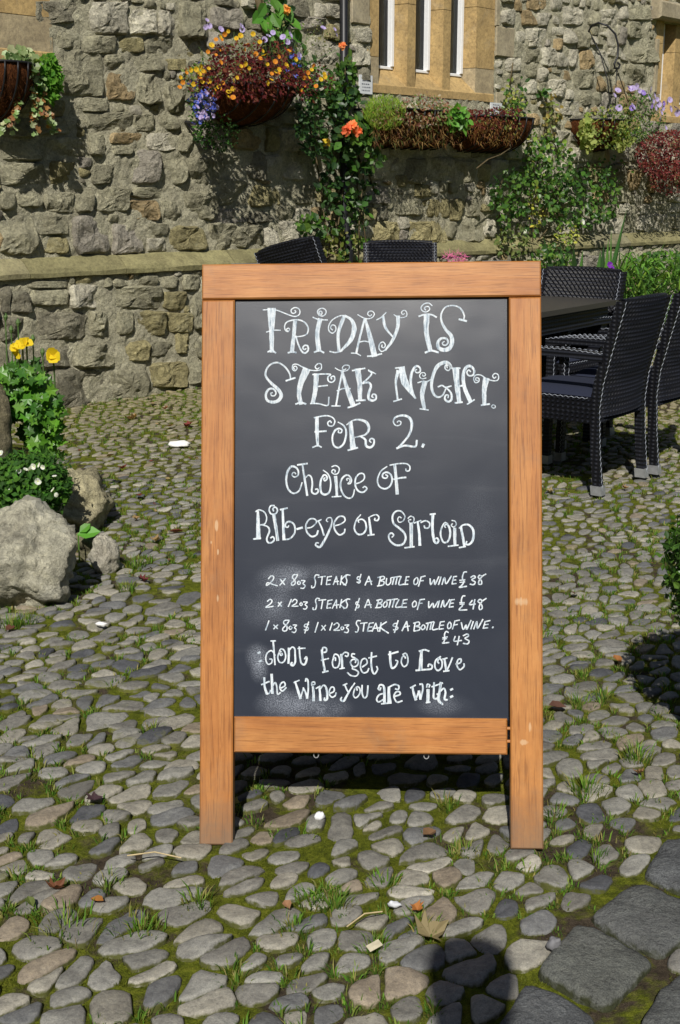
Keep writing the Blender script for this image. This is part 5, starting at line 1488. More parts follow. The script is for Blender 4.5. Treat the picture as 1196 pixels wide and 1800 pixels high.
# -- left basket: ivy, trailing stems and a tuft of heath
root, org, P, sm, hw, z = wall_basket('wall_basket', -70, 66, 112, 'coir-lined wall basket with variegated ivy at the top left corner', H=.30, D=.33)
mb = MB(); pxcloud(mb, 330, (8, 92, 66, 132), .16, .30, .045, 'ivy', [(.22, .30, .12), (.36, .42, .22), (.12, .2, .07)])
for x0, y0, x1, y1 in ((30, 120, 25, 230), (55, 120, 62, 215), (62, 130, 66, 235), (66, 120, 95, 225), (40, 180, -5, 235), (70, 190, 100, 228)):
    P0 = wp(x0, y0, .28); P1 = wp(x1, y1, .22)
    for t in np.linspace(0, 1, 20):
        p = P0 + (P1 - P0) * t + np.array([rp.gauss(0, .008), 0, rp.gauss(0, .006)]); add_leaf(mb, p, np.array(FACE) + np.array([rp.gauss(0, .4) for _ in range(3)]), (rp.gauss(0, 1), 0, -1), rp.uniform(.02, .04), 'ivy', jt(rp.choice([(.34, .42, .2), (.2, .3, .1), (.3, .14, .05)])))
mb.build('ivy', M['leaf'], root, origin=org)
mb = MB()
for x0, y0, x1, y1 in ((30, 120, 25, 230), (55, 120, 62, 215), (62, 130, 66, 235), (66, 120, 95, 225), (40, 180, -5, 235), (70, 190, 100, 228)): mb.tube([wp(x0, y0, .27), wp((x0 + x1) / 2 + 4, (y0 + y1) / 2, .25), wp(x1, y1, .21)], .0022, 4)
mb.build('stem', M['stem'], root, origin=org)
mb = MB()
for p in px_pts(700, 62, 100, 106, 178, .08, .26):
    add_leaf(mb, p, np.array(FACE) + np.array([rp.gauss(0, .5) for _ in range(3)]), (rp.gauss(.5, .6), 0, rp.gauss(.2, .8)), rp.uniform(.02, .05), 'small', jt(rp.choice([(.05, .15, .015), (.09, .24, .02), (.13, .28, .03)])))
mb.build('heath', M['leaf_soft'], root, origin=org)

# -- centre-left basket: red foliage full of yellow bidens, lobelia and petunias
root, org, P, sm, hw, z = wall_basket('wall_basket', 372, 520, 152, 'wall basket spilling dark red foliage and yellow flowers under the climbing stem', H=.24, D=.40)
mb = MB()
pxcloud(mb, 1500, (345, 100, 545, 178), .12, .62, .030, 'small', RED); pxcloud(mb, 500, (365, 68, 520, 130), .15, .58, .028, 'small', RED + [(.12, .12, .03)])
pxcloud(mb, 300, (500, 110, 590, 175), .1, .4, .028, 'small', RED + GR); pxcloud(mb, 260, (320, 110, 400, 165), .15, .45, .026, 'small', [(.22, .26, .08), (.16, .05, .03)])
mb.build('red_foliage', M['leaf_soft'], root, origin=org)
mb = MB()
for _ in range(120):
    a = px_pts(1, 370, 90, 560, 160, .15, .4)[0]; b_ = a + WT * rp.gauss(0, .08) + np.array([0, 0, rp.uniform(.03, .2)]) + WN * rp.gauss(0, .04)
    mb.tube([a, (a + b_) / 2 + WT * rp.gauss(0, .01), b_], .0015, 3, cap=False)
mb.build('stem', M['green_stem'], root, origin=org)
mb = MB(); pxcloud(mb, 420, (330, 105, 375, 240), .18, .42, .024, 'small', GR + [(.05, .05, .2)]); pxcloud(mb, 200, (440, 30, 600, 110), .05, .3, .02, 'small', [(.14, .18, .06), (.2, .2, .08)]); pxcloud(mb, 260, (340, 200, 420, 265), .1, .4, .025, 'small', DKG); mb.build('green_foliage', M['leaf_soft'], root, origin=org)
FY = [(416, 68), (436, 78), (457, 74), (380, 70), (372, 80), (386, 88), (345, 122), (352, 138), (368, 143), (378, 158), (400, 170), (410, 172), (424, 117), (430, 115), (438, 120), (458, 103), (470, 113), (490, 100), (484, 128), (478, 130), (508, 133), (541, 128), (543, 137), (508, 90), (350, 130), (372, 82), (317, 136), (360, 126), (356, 145), (392, 146), (410, 142), (450, 95), (462, 90), (496, 120), (520, 105), (556, 152), (564, 140), (535, 150), (570, 130), (328, 128), (340, 148), (425, 128), (402, 162), (388, 110), (445, 60), (395, 60), (500, 140), (550, 115), (470, 146), (322, 145)]
scatter_flowers(root, org, PROTO['yellow'], [wp(x, y, rp.uniform(.5, .64)) for x, y in FY[::2] + [(x + 7, y - 5) for x, y in FY[::3]]], .028, FACE)
scatter_flowers(root, org, PROTO['orange'], [wp(x, y, rp.uniform(.5, .64)) for x, y in FY[1::2] + [(x - 6, y + 9) for x, y in FY[1::4]]], .026, FACE)
scatter_flowers(root, org, PROTO['lilac'], [wp(x, y, .3) for x, y in ((364, 36), (368, 46), (424, 46), (427, 52), (361, 48), (465, 70), (472, 64), (498, 66), (505, 74), (512, 70), (510, 62), (568, 50), (588, 52), (590, 60), (525, 98), (480, 58), (388, 52))], .034, FACE)
scatter_flowers(root, org, PROTO['blue'], px_pts(70, 340, 145, 378, 218, .3, .44) + px_pts(12, 500, 85, 530, 135, .3, .4), .024, FACE)
scatter_flowers(root, org, PROTO['lilac'], px_pts(34, 344, 160, 382, 215, .34, .45), .028, FACE)
mb = MB(); mb.tube([wp(326, 215, 0), wp(354, 217, .2)], .012, 4); mb.tube([wp(330, 218, .03), wp(352, 240, .12), wp(372, 262, .2)], .010, 5)
mb.build('bracket', M['iron'], root, origin=org)

# -- two troughs under the centre window
def trough(px0, px1, py, label): return wall_basket('window_trough', px0, px1, py, label, H=.26, D=.33, k=9.0, bars=9, cat='trough')
root, org, P, sm, hw, z = trough(652, 806, 196, 'long coir-lined trough with a green cushion plant under the centre window')
mb = MB()
for p in px_pts(1900, 640, 170, 714, 230, .18, .44): add_leaf(mb, p, np.array(FACE) + np.array([rp.gauss(0, .5) for _ in range(3)]), (rp.gauss(0, .6), rp.gauss(0, .3), 1), rp.uniform(.025, .05), 'needle', jt(rp.choice([(.12, .22, .02), (.2, .32, .03), (.28, .38, .05)])))
mb.build('cushion_plant', M['leaf_soft'], root, origin=org)
mb = MB(); pxcloud(mb, 700, (655, 203, 812, 254), .32, .42, .05, 'needle', [(.30, .18, .07), (.14, .06, .03), (.22, .12, .04), (.1, .12, .03)], droop=2, ell=False); pxcloud(mb, 520, (655, 184, 812, 216), .18, .42, .032, 'small', [(.14, .2, .05), (.25, .12, .06), (.3, .26, .14)], ell=False); mb.build('trailing_grass', M['leaf_soft'], root, origin=org)['kind'] = 'stuff'
mb = MB(); pxcloud(mb, 700, (698, 165, 794, 224), .18, .42, .024, 'small', [(.25, .1, .08), (.35, .22, .16), (.14, .2, .06), (.36, .34, .24)]); pxcloud(mb, 260, (690, 195, 800, 252), .22, .29, .04, 'needle', [(.3, .16, .06), (.2, .09, .03)], droop=2); mb.build('dry_plant', M['leaf_soft'], root, origin=org)['kind'] = 'stuff'
mb = MB(); pxcloud(mb, 75, (785, 188, 824, 228), .30, .44, .07, 'leaf', [(.10, .26, .03), (.14, .34, .05)]); mb.build('primula', M['leaf'], root, origin=org)
root, org, P, sm, hw, z = trough(812, 922, 207, 'shorter coir trough with dark red plants beside the small right-hand notice')
mb = MB(); pxcloud(mb, 560, (818, 190, 918, 226), .16, .43, .028, 'small', RED + [(.14, .18, .05)], ell=False); pxcloud(mb, 520, (815, 205, 920, 256), .32, .42, .04, 'needle', [(.34, .2, .06), (.2, .07, .03)], droop=2); pxcloud(mb, 160, (885, 155, 927, 240), .04, .38, .03, 'leaf', [(.2, .28, .05), (.12, .2, .03), (.4, .4, .12)]); mb.build('foliage', M['leaf_soft'], root, origin=org)
mb = MB(); mb.tube([wp(895, 243, .28), wp(898, 260, .3), wp(880, 272, .32), wp(858, 280, .33), wp(838, 296, .33)], .005, 5); mb.build('trailing_stem', M['stem'], root, origin=org)

# -- right hanging basket on its crook
root, org, P, sm, hw, z = wall_basket('wall_basket', 1026, 1104, 212, 'wall basket with trailing leaves and lilac petunias hung below the black iron crook', H=.26, D=.3)
mb = MB(); pxcloud(mb, 620, (1020, 185, 1140, 262), .15, .42, .03, 'small', [(.16, .22, .04), (.3, .32, .08), (.08, .14, .03)]); pxcloud(mb, 900, (1075, 160, 1172, 250), .1, .45, .024, 'small', GR); pxcloud(mb, 120, (1020, 205, 1045, 262), .2, .35, .05, 'ivy', [(.3, .34, .1)]); pxcloud(mb, 80, (1080, 215, 1110, 265), .25, .38, .05, 'ivy', [(.32, .36, .1)]); mb.build('foliage', M['leaf_soft'], root, origin=org)
scatter_flowers(root, org, PROTO['lilac'], [wp(x, y, .44) for x, y in ((1080, 168), (1086, 160), (1112, 157), (1118, 152), (1124, 160), (1085, 192), (1088, 190), (1112, 188), (1143, 158), (1150, 168), (1148, 178), (1155, 175), (1158, 184), (1165, 190), (1172, 178), (1177, 176), (1152, 190), (1162, 198), (1160, 208), (1178, 192), (1170, 225), (1190, 198), (1140, 172))], .052, FACE)
scatter_flowers(root, org, PROTO['purple'], [wp(x, y, .44) for x, y in ((1110, 190), (1188, 190), (1105, 155), (1130, 164), (1145, 186), (1166, 182))], .05, FACE)
o_ = 0.32
root2 = empty('iron_crook', wp(1034, 60, 0)); org2 = np.array(root2.location)
tag(root2, 'curled black iron crook on the wall left of the right window', 'bracket')
mb = MB(); mb.tube([wp(1033, 82, .01), wp(1034, 58, .02), wp(1040, 45, .06), wp(1052, 40, .14), wp(1068, 45, .2), wp(1082, 60, .25), wp(1087, 80, .27), wp(1086, 100, .27), wp(1080, 112, .27), wp(1081, 120, .27), wp(1088, 120, .27), wp(1090, 114, .27), wp(1086, 110, .27)], .009, 7); mb.build('crook', M['iron'], root2, smooth=True, origin=org2)
mb = MB(); mb.tube([wp(1035, 52, .02), wp(1056, 95, .14), wp(1068, 140, .2), wp(1072, 178, .25)], .005, 5); mb.tube([wp(1084, 120, .27), wp(1082, 190, .3)], .004, 5); mb.tube([wp(1084, 120, .27), wp(1104, 178, .2)], .004, 5); mb.build('chain', M['iron'], root2, smooth=True, origin=org2)

# -- red maple-like bush hanging at the right edge
root = empty('hanging_red_plant', wp(1180, 300, .2)); org = np.array(root.location); tag(root, 'dense dark red foliage hanging at the right edge below the window', 'plant')
mb = MB(); pxcloud(mb, 2300, (1118, 228, 1250, 318), .12, .5, .032, 'small', RED + [(.25, .06, .06)]); pxcloud(mb, 500, (1140, 280, 1230, 345), .1, .4, .03, 'small', RED); mb.build('foliage', M['leaf_soft'], root, origin=org)

# -- climbing rose with its stems
root = empty('climbing_rose', wp(620, 455, .1)); root.location.z = gz(9); org = np.array(root.location); tag(root, 'climbing rose with glossy leaves and one orange bloom beside the black downpipe', 'rose')
mb = MB()
for pts in ([(598, 470), (594, 400), (604, 330), (600, 250), (608, 180), (606, 100)], [(630, 470), (632, 380), (640, 300), (622, 250), (640, 190)], [(575, 470), (580, 430), (570, 380), (560, 300), (545, 220)], [(585, 470), (600, 440), (590, 390), (612, 330)], [(650, 470), (640, 400), (628, 330), (632, 260)], [(560, 460), (590, 445), (602, 420)], [(645, 265), (650, 310), (660, 340)]):
    mb.tube([wp(x, y, .10 + .05 * math.sin(i * 1.7)) for i, (x, y) in enumerate(pts)], .006, 5)
mb.build('stem', M['stem'], root, smooth=True, origin=org)
mb = MB()
for n, box, o0, o1, sz, tn in ((150, (583, 95, 628, 200), .05, .25, .06, GR), (300, (520, 150, 645, 290), .04, .3, .06, DKG), (150, (600, 210, 670, 300), .08, .3, .07, GR), (150, (560, 280, 660, 380), .05, .22, .055, DKG), (110, (590, 330, 650, 470), .05, .2, .05, GR), (60, (520, 370, 590, 420), .06, .25, .06, GR), (90, (560, 400, 640, 470), .05, .2, .045, [(.2, .2, .05), (.12, .16, .03)]), (40, (640, 178, 668, 215), .05, .2, .05, GR), (45, (500, 90, 560, 160), .05, .2, .05, DKG)):
    pxcloud(mb, n, box, o0, o1, sz, 'leaf', tn)
mb.build('foliage', M['leaf'], root, origin=org)
def rose_bloom(x, y, col, size, o=.33):
    mb = MB(); c = wp(x, y, o)
    for k in range(34):
        d = Vector((rp.gauss(0, 1), rp.gauss(0, 1), rp.gauss(0, .8))).normalized()
        add_leaf(mb, np.array(c) + np.array(d) * size * .25, d + Vector(FACE) * .6, (rp.gauss(0, 1), rp.gauss(0, 1), rp.gauss(.4, 1)), size * rp.uniform(.4, .7), 'leaf', jt(col, .2))
    mb.build('rose_bloom', M['petal'], root, origin=org)
rose_bloom(611, 229, (.80, .20, .08), .07); rose_bloom(621, 222, (.85, .28, .10), .07); rose_bloom(629, 231, (.80, .25, .10), .065); rose_bloom(603, 82, (.85, .32, .12), .06, .2); rose_bloom(505, 18, (.85, .42, .10), .06, .2); rose_bloom(575, 250, (.7, .5, .05), .05, .3)

root = empty('wall_climber', wp(470, 60, .05)); org = np.array(root.location); tag(root, 'dark leaning climber stem with broad green leaves above the red basket', 'climber')
mb = MB(); mb.tube([wp(448, -30, .05), wp(458, 20, .06), wp(468, 60, .07), wp(495, 105, .10)], .022, 7); mb.tube([wp(455, -30, .08), wp(470, 30, .09), wp(490, 90, .12)], .009, 5); mb.build('stem', M['stem'], root, smooth=True, origin=org)
mb = MB()
for x, y in ((462, 20), (470, 30), (478, 22), (485, 12), (492, 30), (500, 45), (505, 30), (490, 55), (482, 40), (506, 52), (468, 5), (476, -5), (458, 30), (512, 50), (488, 0), (498, 8)): add_leaf(mb, wp(x, y, .16), np.array(FACE) + np.array([rp.gauss(0, .3) for _ in range(3)]), (rp.gauss(0, .6), 0, -1), rp.uniform(.09, .13), 'leaf', jt((.09, .24, .03)))
pxcloud(mb, 60, (455, -10, 510, 60), .05, .12, .06, 'leaf', DKG)
mb.build('foliage', M['leaf'], root, origin=org)

# -- shrubs climbing on the right part of the wall
root = empty('wall_shrub', wp(950, 440, .15)); root.location.z = gz(11); org = np.array(root.location); tag(root, 'loose green climbing shrub with yellow-green tips right of the short trough', 'shrub')
mb = MB()
for pts in ([(935, 450), (938, 400), (930, 340), (950, 270), (965, 180)], [(940, 430), (965, 400), (975, 360), (985, 320)], [(900, 440), (880, 400), (875, 340), (890, 300)], [(960, 170), (968, 220), (985, 270)], [(896, 150), (902, 110)], [(1000, 300), (1040, 290), (1080, 300)]): mb.tube([wp(x, y, .06) for x, y in pts], .006, 5)
mb.build('stem', M['stem'], root, smooth=True, origin=org)
mb = MB()
for n, box, o0, o1, sz, tn in ((230, (862, 295, 928, 405), .05, .25, .05, GR), (380, (918, 235, 1008, 345), .05, .3, .045, GR + [(.2, .3, .05)]), (460, (955, 292, 1092, 402), .06, .32, .05, GR), (90, (880, 130, 930, 230), .03, .2, .045, GR + [(.3, .32, .08)]), (60, (955, 160, 985, 240), .03, .15, .045, [(.2, .26, .06), (.25, .2, .05)]), (110, (870, 390, 935, 455), .05, .25, .045, [(.2, .24, .08), (.1, .15, .04)]), (110, (925, 320, 965, 400), .05, .2, .035, [(.45, .42, .06), (.15, .2, .04)]), (80, (975, 390, 1020, 430), .1, .3, .03, [(.5, .5, .08), (.2, .3, .05)]), (60, (1050, 290, 1085, 340), .05, .2, .04, GR), (12, (950, 160, 966, 172), .03, .1, .07, GR), (60, (900, 270, 1000, 420), .03, .35, .05, GR), (50, (1000, 270, 1110, 330), .03, .2, .04, GR), (60, (900, 225, 960, 290), .03, .2, .04, [(.3, .3, .06), (.1, .2, .03)])):
    pxcloud(mb, n, box, o0, o1, sz, 'leaf', tn)
mb.build('foliage', M['leaf'], root, origin=org)
scatter_flowers(root, org, PROTO['white'], [wp(1024, 390, .35), wp(922, 407, .2)], .04, FACE)

# -- strap leaves and low greenery in the bed behind the chairs
def strap(mb, base, tip, w, tint, bend=.1):
    base, tip = Vector(base), Vector(tip); L = (tip - base).length
    side = Vector(WT) * w; n = 7; V = []
    for i in range(n + 1):
        t = i / n; p = base.lerp(tip, t) + Vector((0, 0, bend * L * math.sin(math.pi * t))) ; k = min(1.0, (1 - t) * 2.0 + 0.02)
        V += [p - side * k, p + Vector(WN) * w * .3 * k, p + side * k]
    mb.add(V, [(3 * i, 3 * i + 1, 3 * i + 4, 3 * i + 3) for i in range(n)] + [(3 * i + 1, 3 * i + 2, 3 * i + 5, 3 * i + 4) for i in range(n)], (*tint, 1))
root = empty('iris_clump', wp(1060, 520, .45)); root.location.z = gz(11); org = np.array(root.location); tag(root, 'clump of tall sword-shaped leaves against the string course behind the table', 'plant')
mb = MB()
for x0, y0, x1, y1, w in ((1052, 560, 1062, 430, .045), (1056, 560, 1102, 368, .03), (1060, 560, 1070, 420, .03), (1046, 560, 1056, 440, .05), (1062, 560, 1085, 440, .03), (1072, 560, 1075, 400, .02), (990, 560, 955, 415, .03), (1000, 560, 985, 425, .035), (1005, 560, 975, 450, .03), (1012, 560, 1025, 440, .04), (1015, 560, 1008, 430, .045), (1085, 560, 1090, 430, .02), (980, 560, 1000, 420, .02), (1105, 560, 1170, 425, .02), (1100, 560, 1160, 440, .02)):
    strap(mb, wp(x0, y0, .4), wp(x1, y1, .42 + rp.uniform(-.1, .1)), w * 1.5, jt(rp.choice([(.08, .2, .04), (.12, .26, .05), (.05, .12, .035)])), rp.uniform(-.02, .05))
mb.build('strap_leaf', M['leaf'], root, origin=org)
scatter_flowers(root, org, PROTO['violet'], [wp(1072, 466, .5), wp(1077, 471, .5), wp(1074, 475, .5)], .05, FACE)
root = empty('bed_greenery', wp(1150, 540, .6)); root.location.z = gz(11); org = np.array(root.location); tag(root, 'arching grassy greenery in the bed behind the chairs at the right edge', 'plant')
mb = MB()
for _ in range(620):
    x = rp.uniform(1085, 1260); y = rp.uniform(470, 570); o_ = rp.uniform(.35, 1.1)
    b_ = wp(x, y, o_); t = b_ + WT * rp.gauss(0, .18) + WN * rp.gauss(.06, .12) + np.array([0, 0, rp.uniform(-.04, .18)])
    if t[2] > LEDGE_Z0 + .02: t[2] = LEDGE_Z0
    strap(mb, b_, t, rp.uniform(.008, .02), jt(rp.choice(GR + [(.2, .32, .05), (.13, .3, .04)])), rp.uniform(.1, .4))
pxcloud(mb, 1100, (1085, 440, 1230, 560), .3, .9, .05, 'leaf', GR + [(.14, .3, .04)]); pxcloud(mb, 420, (930, 425, 1010, 520), .2, .5, .045, 'leaf', GR + [(.2, .26, .06)])
mb.build('foliage', M['leaf'], root, origin=org)
root = empty('pink_flower_plant', wp(800, 470, .4)); root.location.z = gz(10); org = np.array(root.location); tag(root, 'pink shaggy flower head just above the sign right of the second chair', 'flower')
mb = MB()
for _ in range(90):
    p = px_pts(1, 780, 444, 824, 462, .35, .42)[0]; add_leaf(mb, p, FACE, (rp.gauss(0, 1), 0, rp.gauss(.3, .5)), 4*.012, 'needle', jt((.75, .2, .42)))
mb.build('flower_head', M['petal'], root, origin=org)
mb = MB(); mb.tube([wp(800, 600, .38), wp(801, 455, .38)], .004, 5); pxcloud(mb, 80, (775, 480, 830, 560), .3, .5, .05, 'leaf', GR); mb.build('stem', M['green_stem'], root, origin=org)

# -- poppies and the white-flowered mound on the rockery
pb = at_d(48, 800, 4.95)
root = empty('poppy_plant', (pb[0], pb[1], .30)); org = np.array(root.location); tag(root, 'yellow Welsh poppies with ferny leaves on the rockery at the left', 'poppy')
def dpt(px, py, d): return at_d(px, py, d)
mb = MB()
for n, x0, y0, x1, y1 in ((300, 0, 660, 85, 735), (170, 45, 700, 100, 770), (110, 55, 760, 100, 805), (130, -30, 660, 40, 730), (70, 20, 640, 60, 680)):
    for _ in range(n):
        add_leaf(mb, dpt(rp.uniform(x0, x1), rp.uniform(y0, y1), rp.uniform(4.75, 5.15)), (rp.gauss(0, .5), -.7 + rp.gauss(0, .3), .6 + rp.gauss(0, .3)), (rp.gauss(0, 1), rp.gauss(0, .5), rp.gauss(-.1, .6)), rp.uniform(.035, .065), 'lobed', jt(rp.choice([(.08, .22, .02), (.13, .30, .03), (.05, .14, .02)])))
mb.build('foliage', M['leaf'], root, origin=org)
mb = MB(); FP = [(27, 612, .10), (47, 604, .11), (94, 626, .085), (40, 608, .09), (-6, 527, .07)]
for x, y, s_ in FP: mb.tube([dpt(x + 8, 740, 4.95), dpt(x + 3, 680, 4.95), dpt(x, y + 2, 4.92)], .0035, 5)
for x, y in ((32, 570), (20, 582), (75, 622), (58, 598), (10, 560), (62, 655), (36, 640)): 
    mb.tube([dpt(x + 6, 730, 4.97), dpt(x, y, 4.95)], .0028, 5); mb.tube([dpt(x, y + 4, 4.95), dpt(x, y - 3, 4.95), dpt(x, y - 10, 4.95)], [.004, .010, .003], 6)
mb.build('stem', M['green_stem'], root, origin=org)
scatter_flowers(root, org, PROTO['poppy'], [dpt(x, y, 4.9) for x, y, s_ in FP + [(33, 618, 0), (90, 622, 0)]], .046, (0, -.8, .5))
wb = at_d(50, 880, 4.45)
root = empty('white_flowered_mound', (wb[0], wb[1], .12)); org = np.array(root.location); tag(root, 'low mound of fine green leaves with small white flowers between the boulders', 'plant')
mb = MB()
cc = dpt(45, 858, 4.5)
for _ in range(3600):
    d = np.array([rp.gauss(0, 1), rp.gauss(0, 1), rp.gauss(0, 1)]); d /= np.linalg.norm(d); k = rp.uniform(.6, 1)
    p = cc + d * np.array([.155, .17, .115]) * k + np.array([rp.gauss(0, .012) for _ in range(3)])
    add_leaf(mb, p, d + np.array([0, -.5, .4]) + np.array([rp.gauss(0, .4) for _ in range(3)]), d + np.array([rp.gauss(0, .7), rp.gauss(0, .7), .5]), rp.uniform(.018, .034), 'small', jt(rp.choice([(.04, .12, .015), (.07, .18, .02), (.03, .08, .015)])))
pxm = [(2, 797), (34, 827), (45, 826), (54, 825), (60, 820), (70, 818), (76, 821), (67, 846), (96, 838), (94, 862), (-6, 812), (100, 870), (20, 860)]
for _ in range(700):
    p = cc + np.array([rp.uniform(-.2, .12), rp.uniform(-.02, .2), rp.uniform(-.02, .1)]); add_leaf(mb, p, (rp.gauss(0, .5), -.6, .6), (rp.gauss(0, .7), 0, .8), rp.uniform(.02, .05), 'needle', jt(rp.choice(GR)))
mb.build('foliage', M['leaf_soft'], root, origin=org)
scatter_flowers(root, org, PROTO['white'], [dpt(x, y, 4.5 - .1 * (y - 790) / 80 - .06) for x, y in pxm], .019, (0, -.8, .5))
# yellow-green clump and lone leaf by the boulders
root = empty('ground_leaf_plant', dpt(145, 935, 4.3)); root.location.z = .0; org = np.array(root.location); tag(root, 'single bright green leaf sprouting between the boulder and pale stone', 'plant')
mb = MB(); add_leaf(mb, dpt(135, 940, 4.3), (0, -.6, .8), (1, 0, .35), .085, 'leaf', (.12, .34, .04)); add_leaf(mb, dpt(140, 936, 4.3), (0, -.8, .6), (.5, 0, .6), .05, 'leaf', (.1, .28, .03)); mb.tube([dpt(138, 940, 4.3), dpt(140, 990, 4.3)], .0025, 4, tint=(.12, .25, .04, 1)); mb.build('leaf', M['leaf'], root, origin=org)

# -- unseen tall hedge behind the person, added to cut sky light on the wall
root = empty('added_hedge', (0, -7.5, 0)); tag(root, 'tall dark clipped hedge added out of view to cut the sky light', 'hedge')
mb = MB(); xs_ = np.arange(-16, 16.1, .5); zs_ = np.arange(0, 5.6, .5); V = []
def hv(x, z, y): return (x, y + .15 * mnoise.noise((x * .9, z * .9, y)), z + .1 * mnoise.noise((x, y, z * 2)))
for y in (.6, -.6):
    for z in zs_:
        for x in xs_: V.append(hv(x, z, y))
w_ = len(xs_); h_ = len(zs_); F = []
for q in (0, 1):
    for j in range(h_ - 1):
        for i in range(w_ - 1): F.append(tuple(q * w_ * h_ + t for t in (j * w_ + i, j * w_ + i + 1, (j + 1) * w_ + i + 1, (j + 1) * w_ + i)))
for i in range(w_ - 1): F.append(((h_ - 1) * w_ + i, (h_ - 1) * w_ + i + 1, w_ * h_ + (h_ - 1) * w_ + i + 1, w_ * h_ + (h_ - 1) * w_ + i))
for i in (0, w_ - 1):
    for j in range(h_ - 1): F.append((j * w_ + i, (j + 1) * w_ + i, w_ * h_ + (j + 1) * w_ + i, w_ * h_ + j * w_ + i))
mb.add(V, F); mb.build('twigs', plain_mat('added hedge inside', (.02, .03, .01), .9, .4, 6), root)
mb = MB()
for _ in range(9000):
    x, z = rp.uniform(-16, 16), rp.uniform(.05, 5.55); add_leaf(mb, np.array(hv(x, z, .6)) + np.array([0, rp.uniform(0, .12), 0]), (rp.gauss(0, .5), 1, rp.gauss(.3, .5)), (rp.gauss(0, 1), 0, rp.gauss(0, 1)), rp.uniform(.12, .22), 'leaf', jt(rp.choice(DKG)))
mb.build('foliage', M['leaf'], root)

# -- clipped bush in a pot just outside the right edge
cx_, cy_ = 0.975, 2.72
root = empty('clipped_bush', (cx_, cy_, 0)); tag(root, 'round clipped dark green bush just entering at the right edge', 'bush')
mb = MB()
for _ in range(9500):
    d = np.array([rp.gauss(0, 1), rp.gauss(0, 1), rp.gauss(0, 1)]); d /= np.linalg.norm(d); k = rp.uniform(.82, 1.02) if rp.random() < .8 else rp.uniform(.3, .9)
    k *= 1 + .08 * mnoise.noise(Vector(d * 4))
    p = np.array([0, 0, .48]) + d * np.array([.235, .235, .22]) * k
    add_leaf(mb, p, d + np.array([rp.gauss(0, .5) for _ in range(3)]), (rp.gauss(0, 1), rp.gauss(0, 1), rp.gauss(.3, 1)), rp.uniform(.014, .028), 'small', jt(rp.choice(GR)))
mb.build('foliage', M['leaf'], root)
mb = MB(); n = 24; prof = [(0.10, 0.01), (0.145, 0.24), (0.155, 0.24), (0.155, 0.265), (0.135, 0.265), (0.13, 0.23), (0.0, 0.23)]
V = [(r_ * math.cos(2 * math.pi * i / n), r_ * math.sin(2 * math.pi * i / n), z_) for r_, z_ in prof for i in range(n)]
mb.add(V, [(j * n + i, j * n + (i + 1) % n, (j + 1) * n + (i + 1) % n, (j + 1) * n + i) for j in range(len(prof) - 1) for i in range(n)] + [tuple(range(n))[::-1]])
mb.build('pot', plain_mat('terracotta', (.28, .11, .06), .85, .2, 20), root, smooth=False)
mb = MB(); mb.tube([(0, 0, .2), (.01, 0, .50)], .018, 7); mb.build('trunk', M['stem'], root)

# ------------------------------------------------------------------ downpipe, notices
root = empty('downpipe', wp(603, 460, .06)); org = np.array(root.location); org[2] = gz(9.5); root.location.z = org[2]; tag(root, 'black cast-iron downpipe on the wall left of the centre window', 'pipe')
s_ = wall_at(604, 80, .07)[0]
mb = MB(); mb.tube([w3(s_, .1, .13), w3(s_, LEDGE_Z1 + .02, .13), w3(s_, LEDGE_Z1 + .2, .075), w3(s_, 4.6, .07)], .030, 12); mb.build('pipe', M['iron'], root, smooth=True, origin=org)
for z in (1.9, 3.0):
    mb = MB(); mb.tube([w3(s_, z, .07), w3(s_, z + .06, .07)], .037, 12); mb.box((0, 0, 0), (1, 1, 1), M=lambda v: w3(s_ - .07 + .14 * v[0], z + .015 + .03 * v[1], .0 + .03 * v[2])); mb.build('collar', M['iron'], root, origin=org)
M['notice'] = plain_mat('white enamel', (.62, .64, .66), .4, .08)
M['print'] = plain_mat('faded print', (.12, .13, .16), .6)
for x0, y0, x1, y1, lab in ((632, 131, 654, 166, 'small white notice on the stone left of the centre window'), (863, 180, 881, 208, 'small white notice on the stone sill end above the short trough')):
    c = wp((x0 + x1) / 2, (y0 + y1) / 2, .02); root = empty('notice', c); tag(root, lab, 'notice')
    s0, z1_ = wall_at(x0, y0, .02); s1, z0_ = wall_at(x1, y1, .02)
    mb = MB(); mb.box((0, 0, 0), (1, 1, 1), M=lambda v: w3(s0 + (s1 - s0) * v[0], z0_ + (z1_ - z0_) * v[2], .012 + .014 * (1 - v[1]))); mb.build('plate', M['notice'], root, origin=c)
    mb = MB()
    for k in range(5):
        zz = z1_ - (z1_ - z0_) * (.14 + .17 * k); x = s0 + (s1 - s0) * (.14 + .05 * (k % 2)); e_ = s1 - (s1 - s0) * (.14 + .08 * ((k + 1) % 2))
        while x < e_:
            w_ = rp.uniform(.006, .02); h_ = (z1_ - z0_) * .028
            P4 = [w3(x, zz - h_, .0275), w3(min(x + w_, e_), zz - h_, .0275), w3(min(x + w_, e_), zz + h_, .0275), w3(x, zz + h_, .0275)]; mb.add(P4, [(0, 1, 2, 3)]); x += w_ + .006
    mb.build('print', M['print'], root, origin=c)

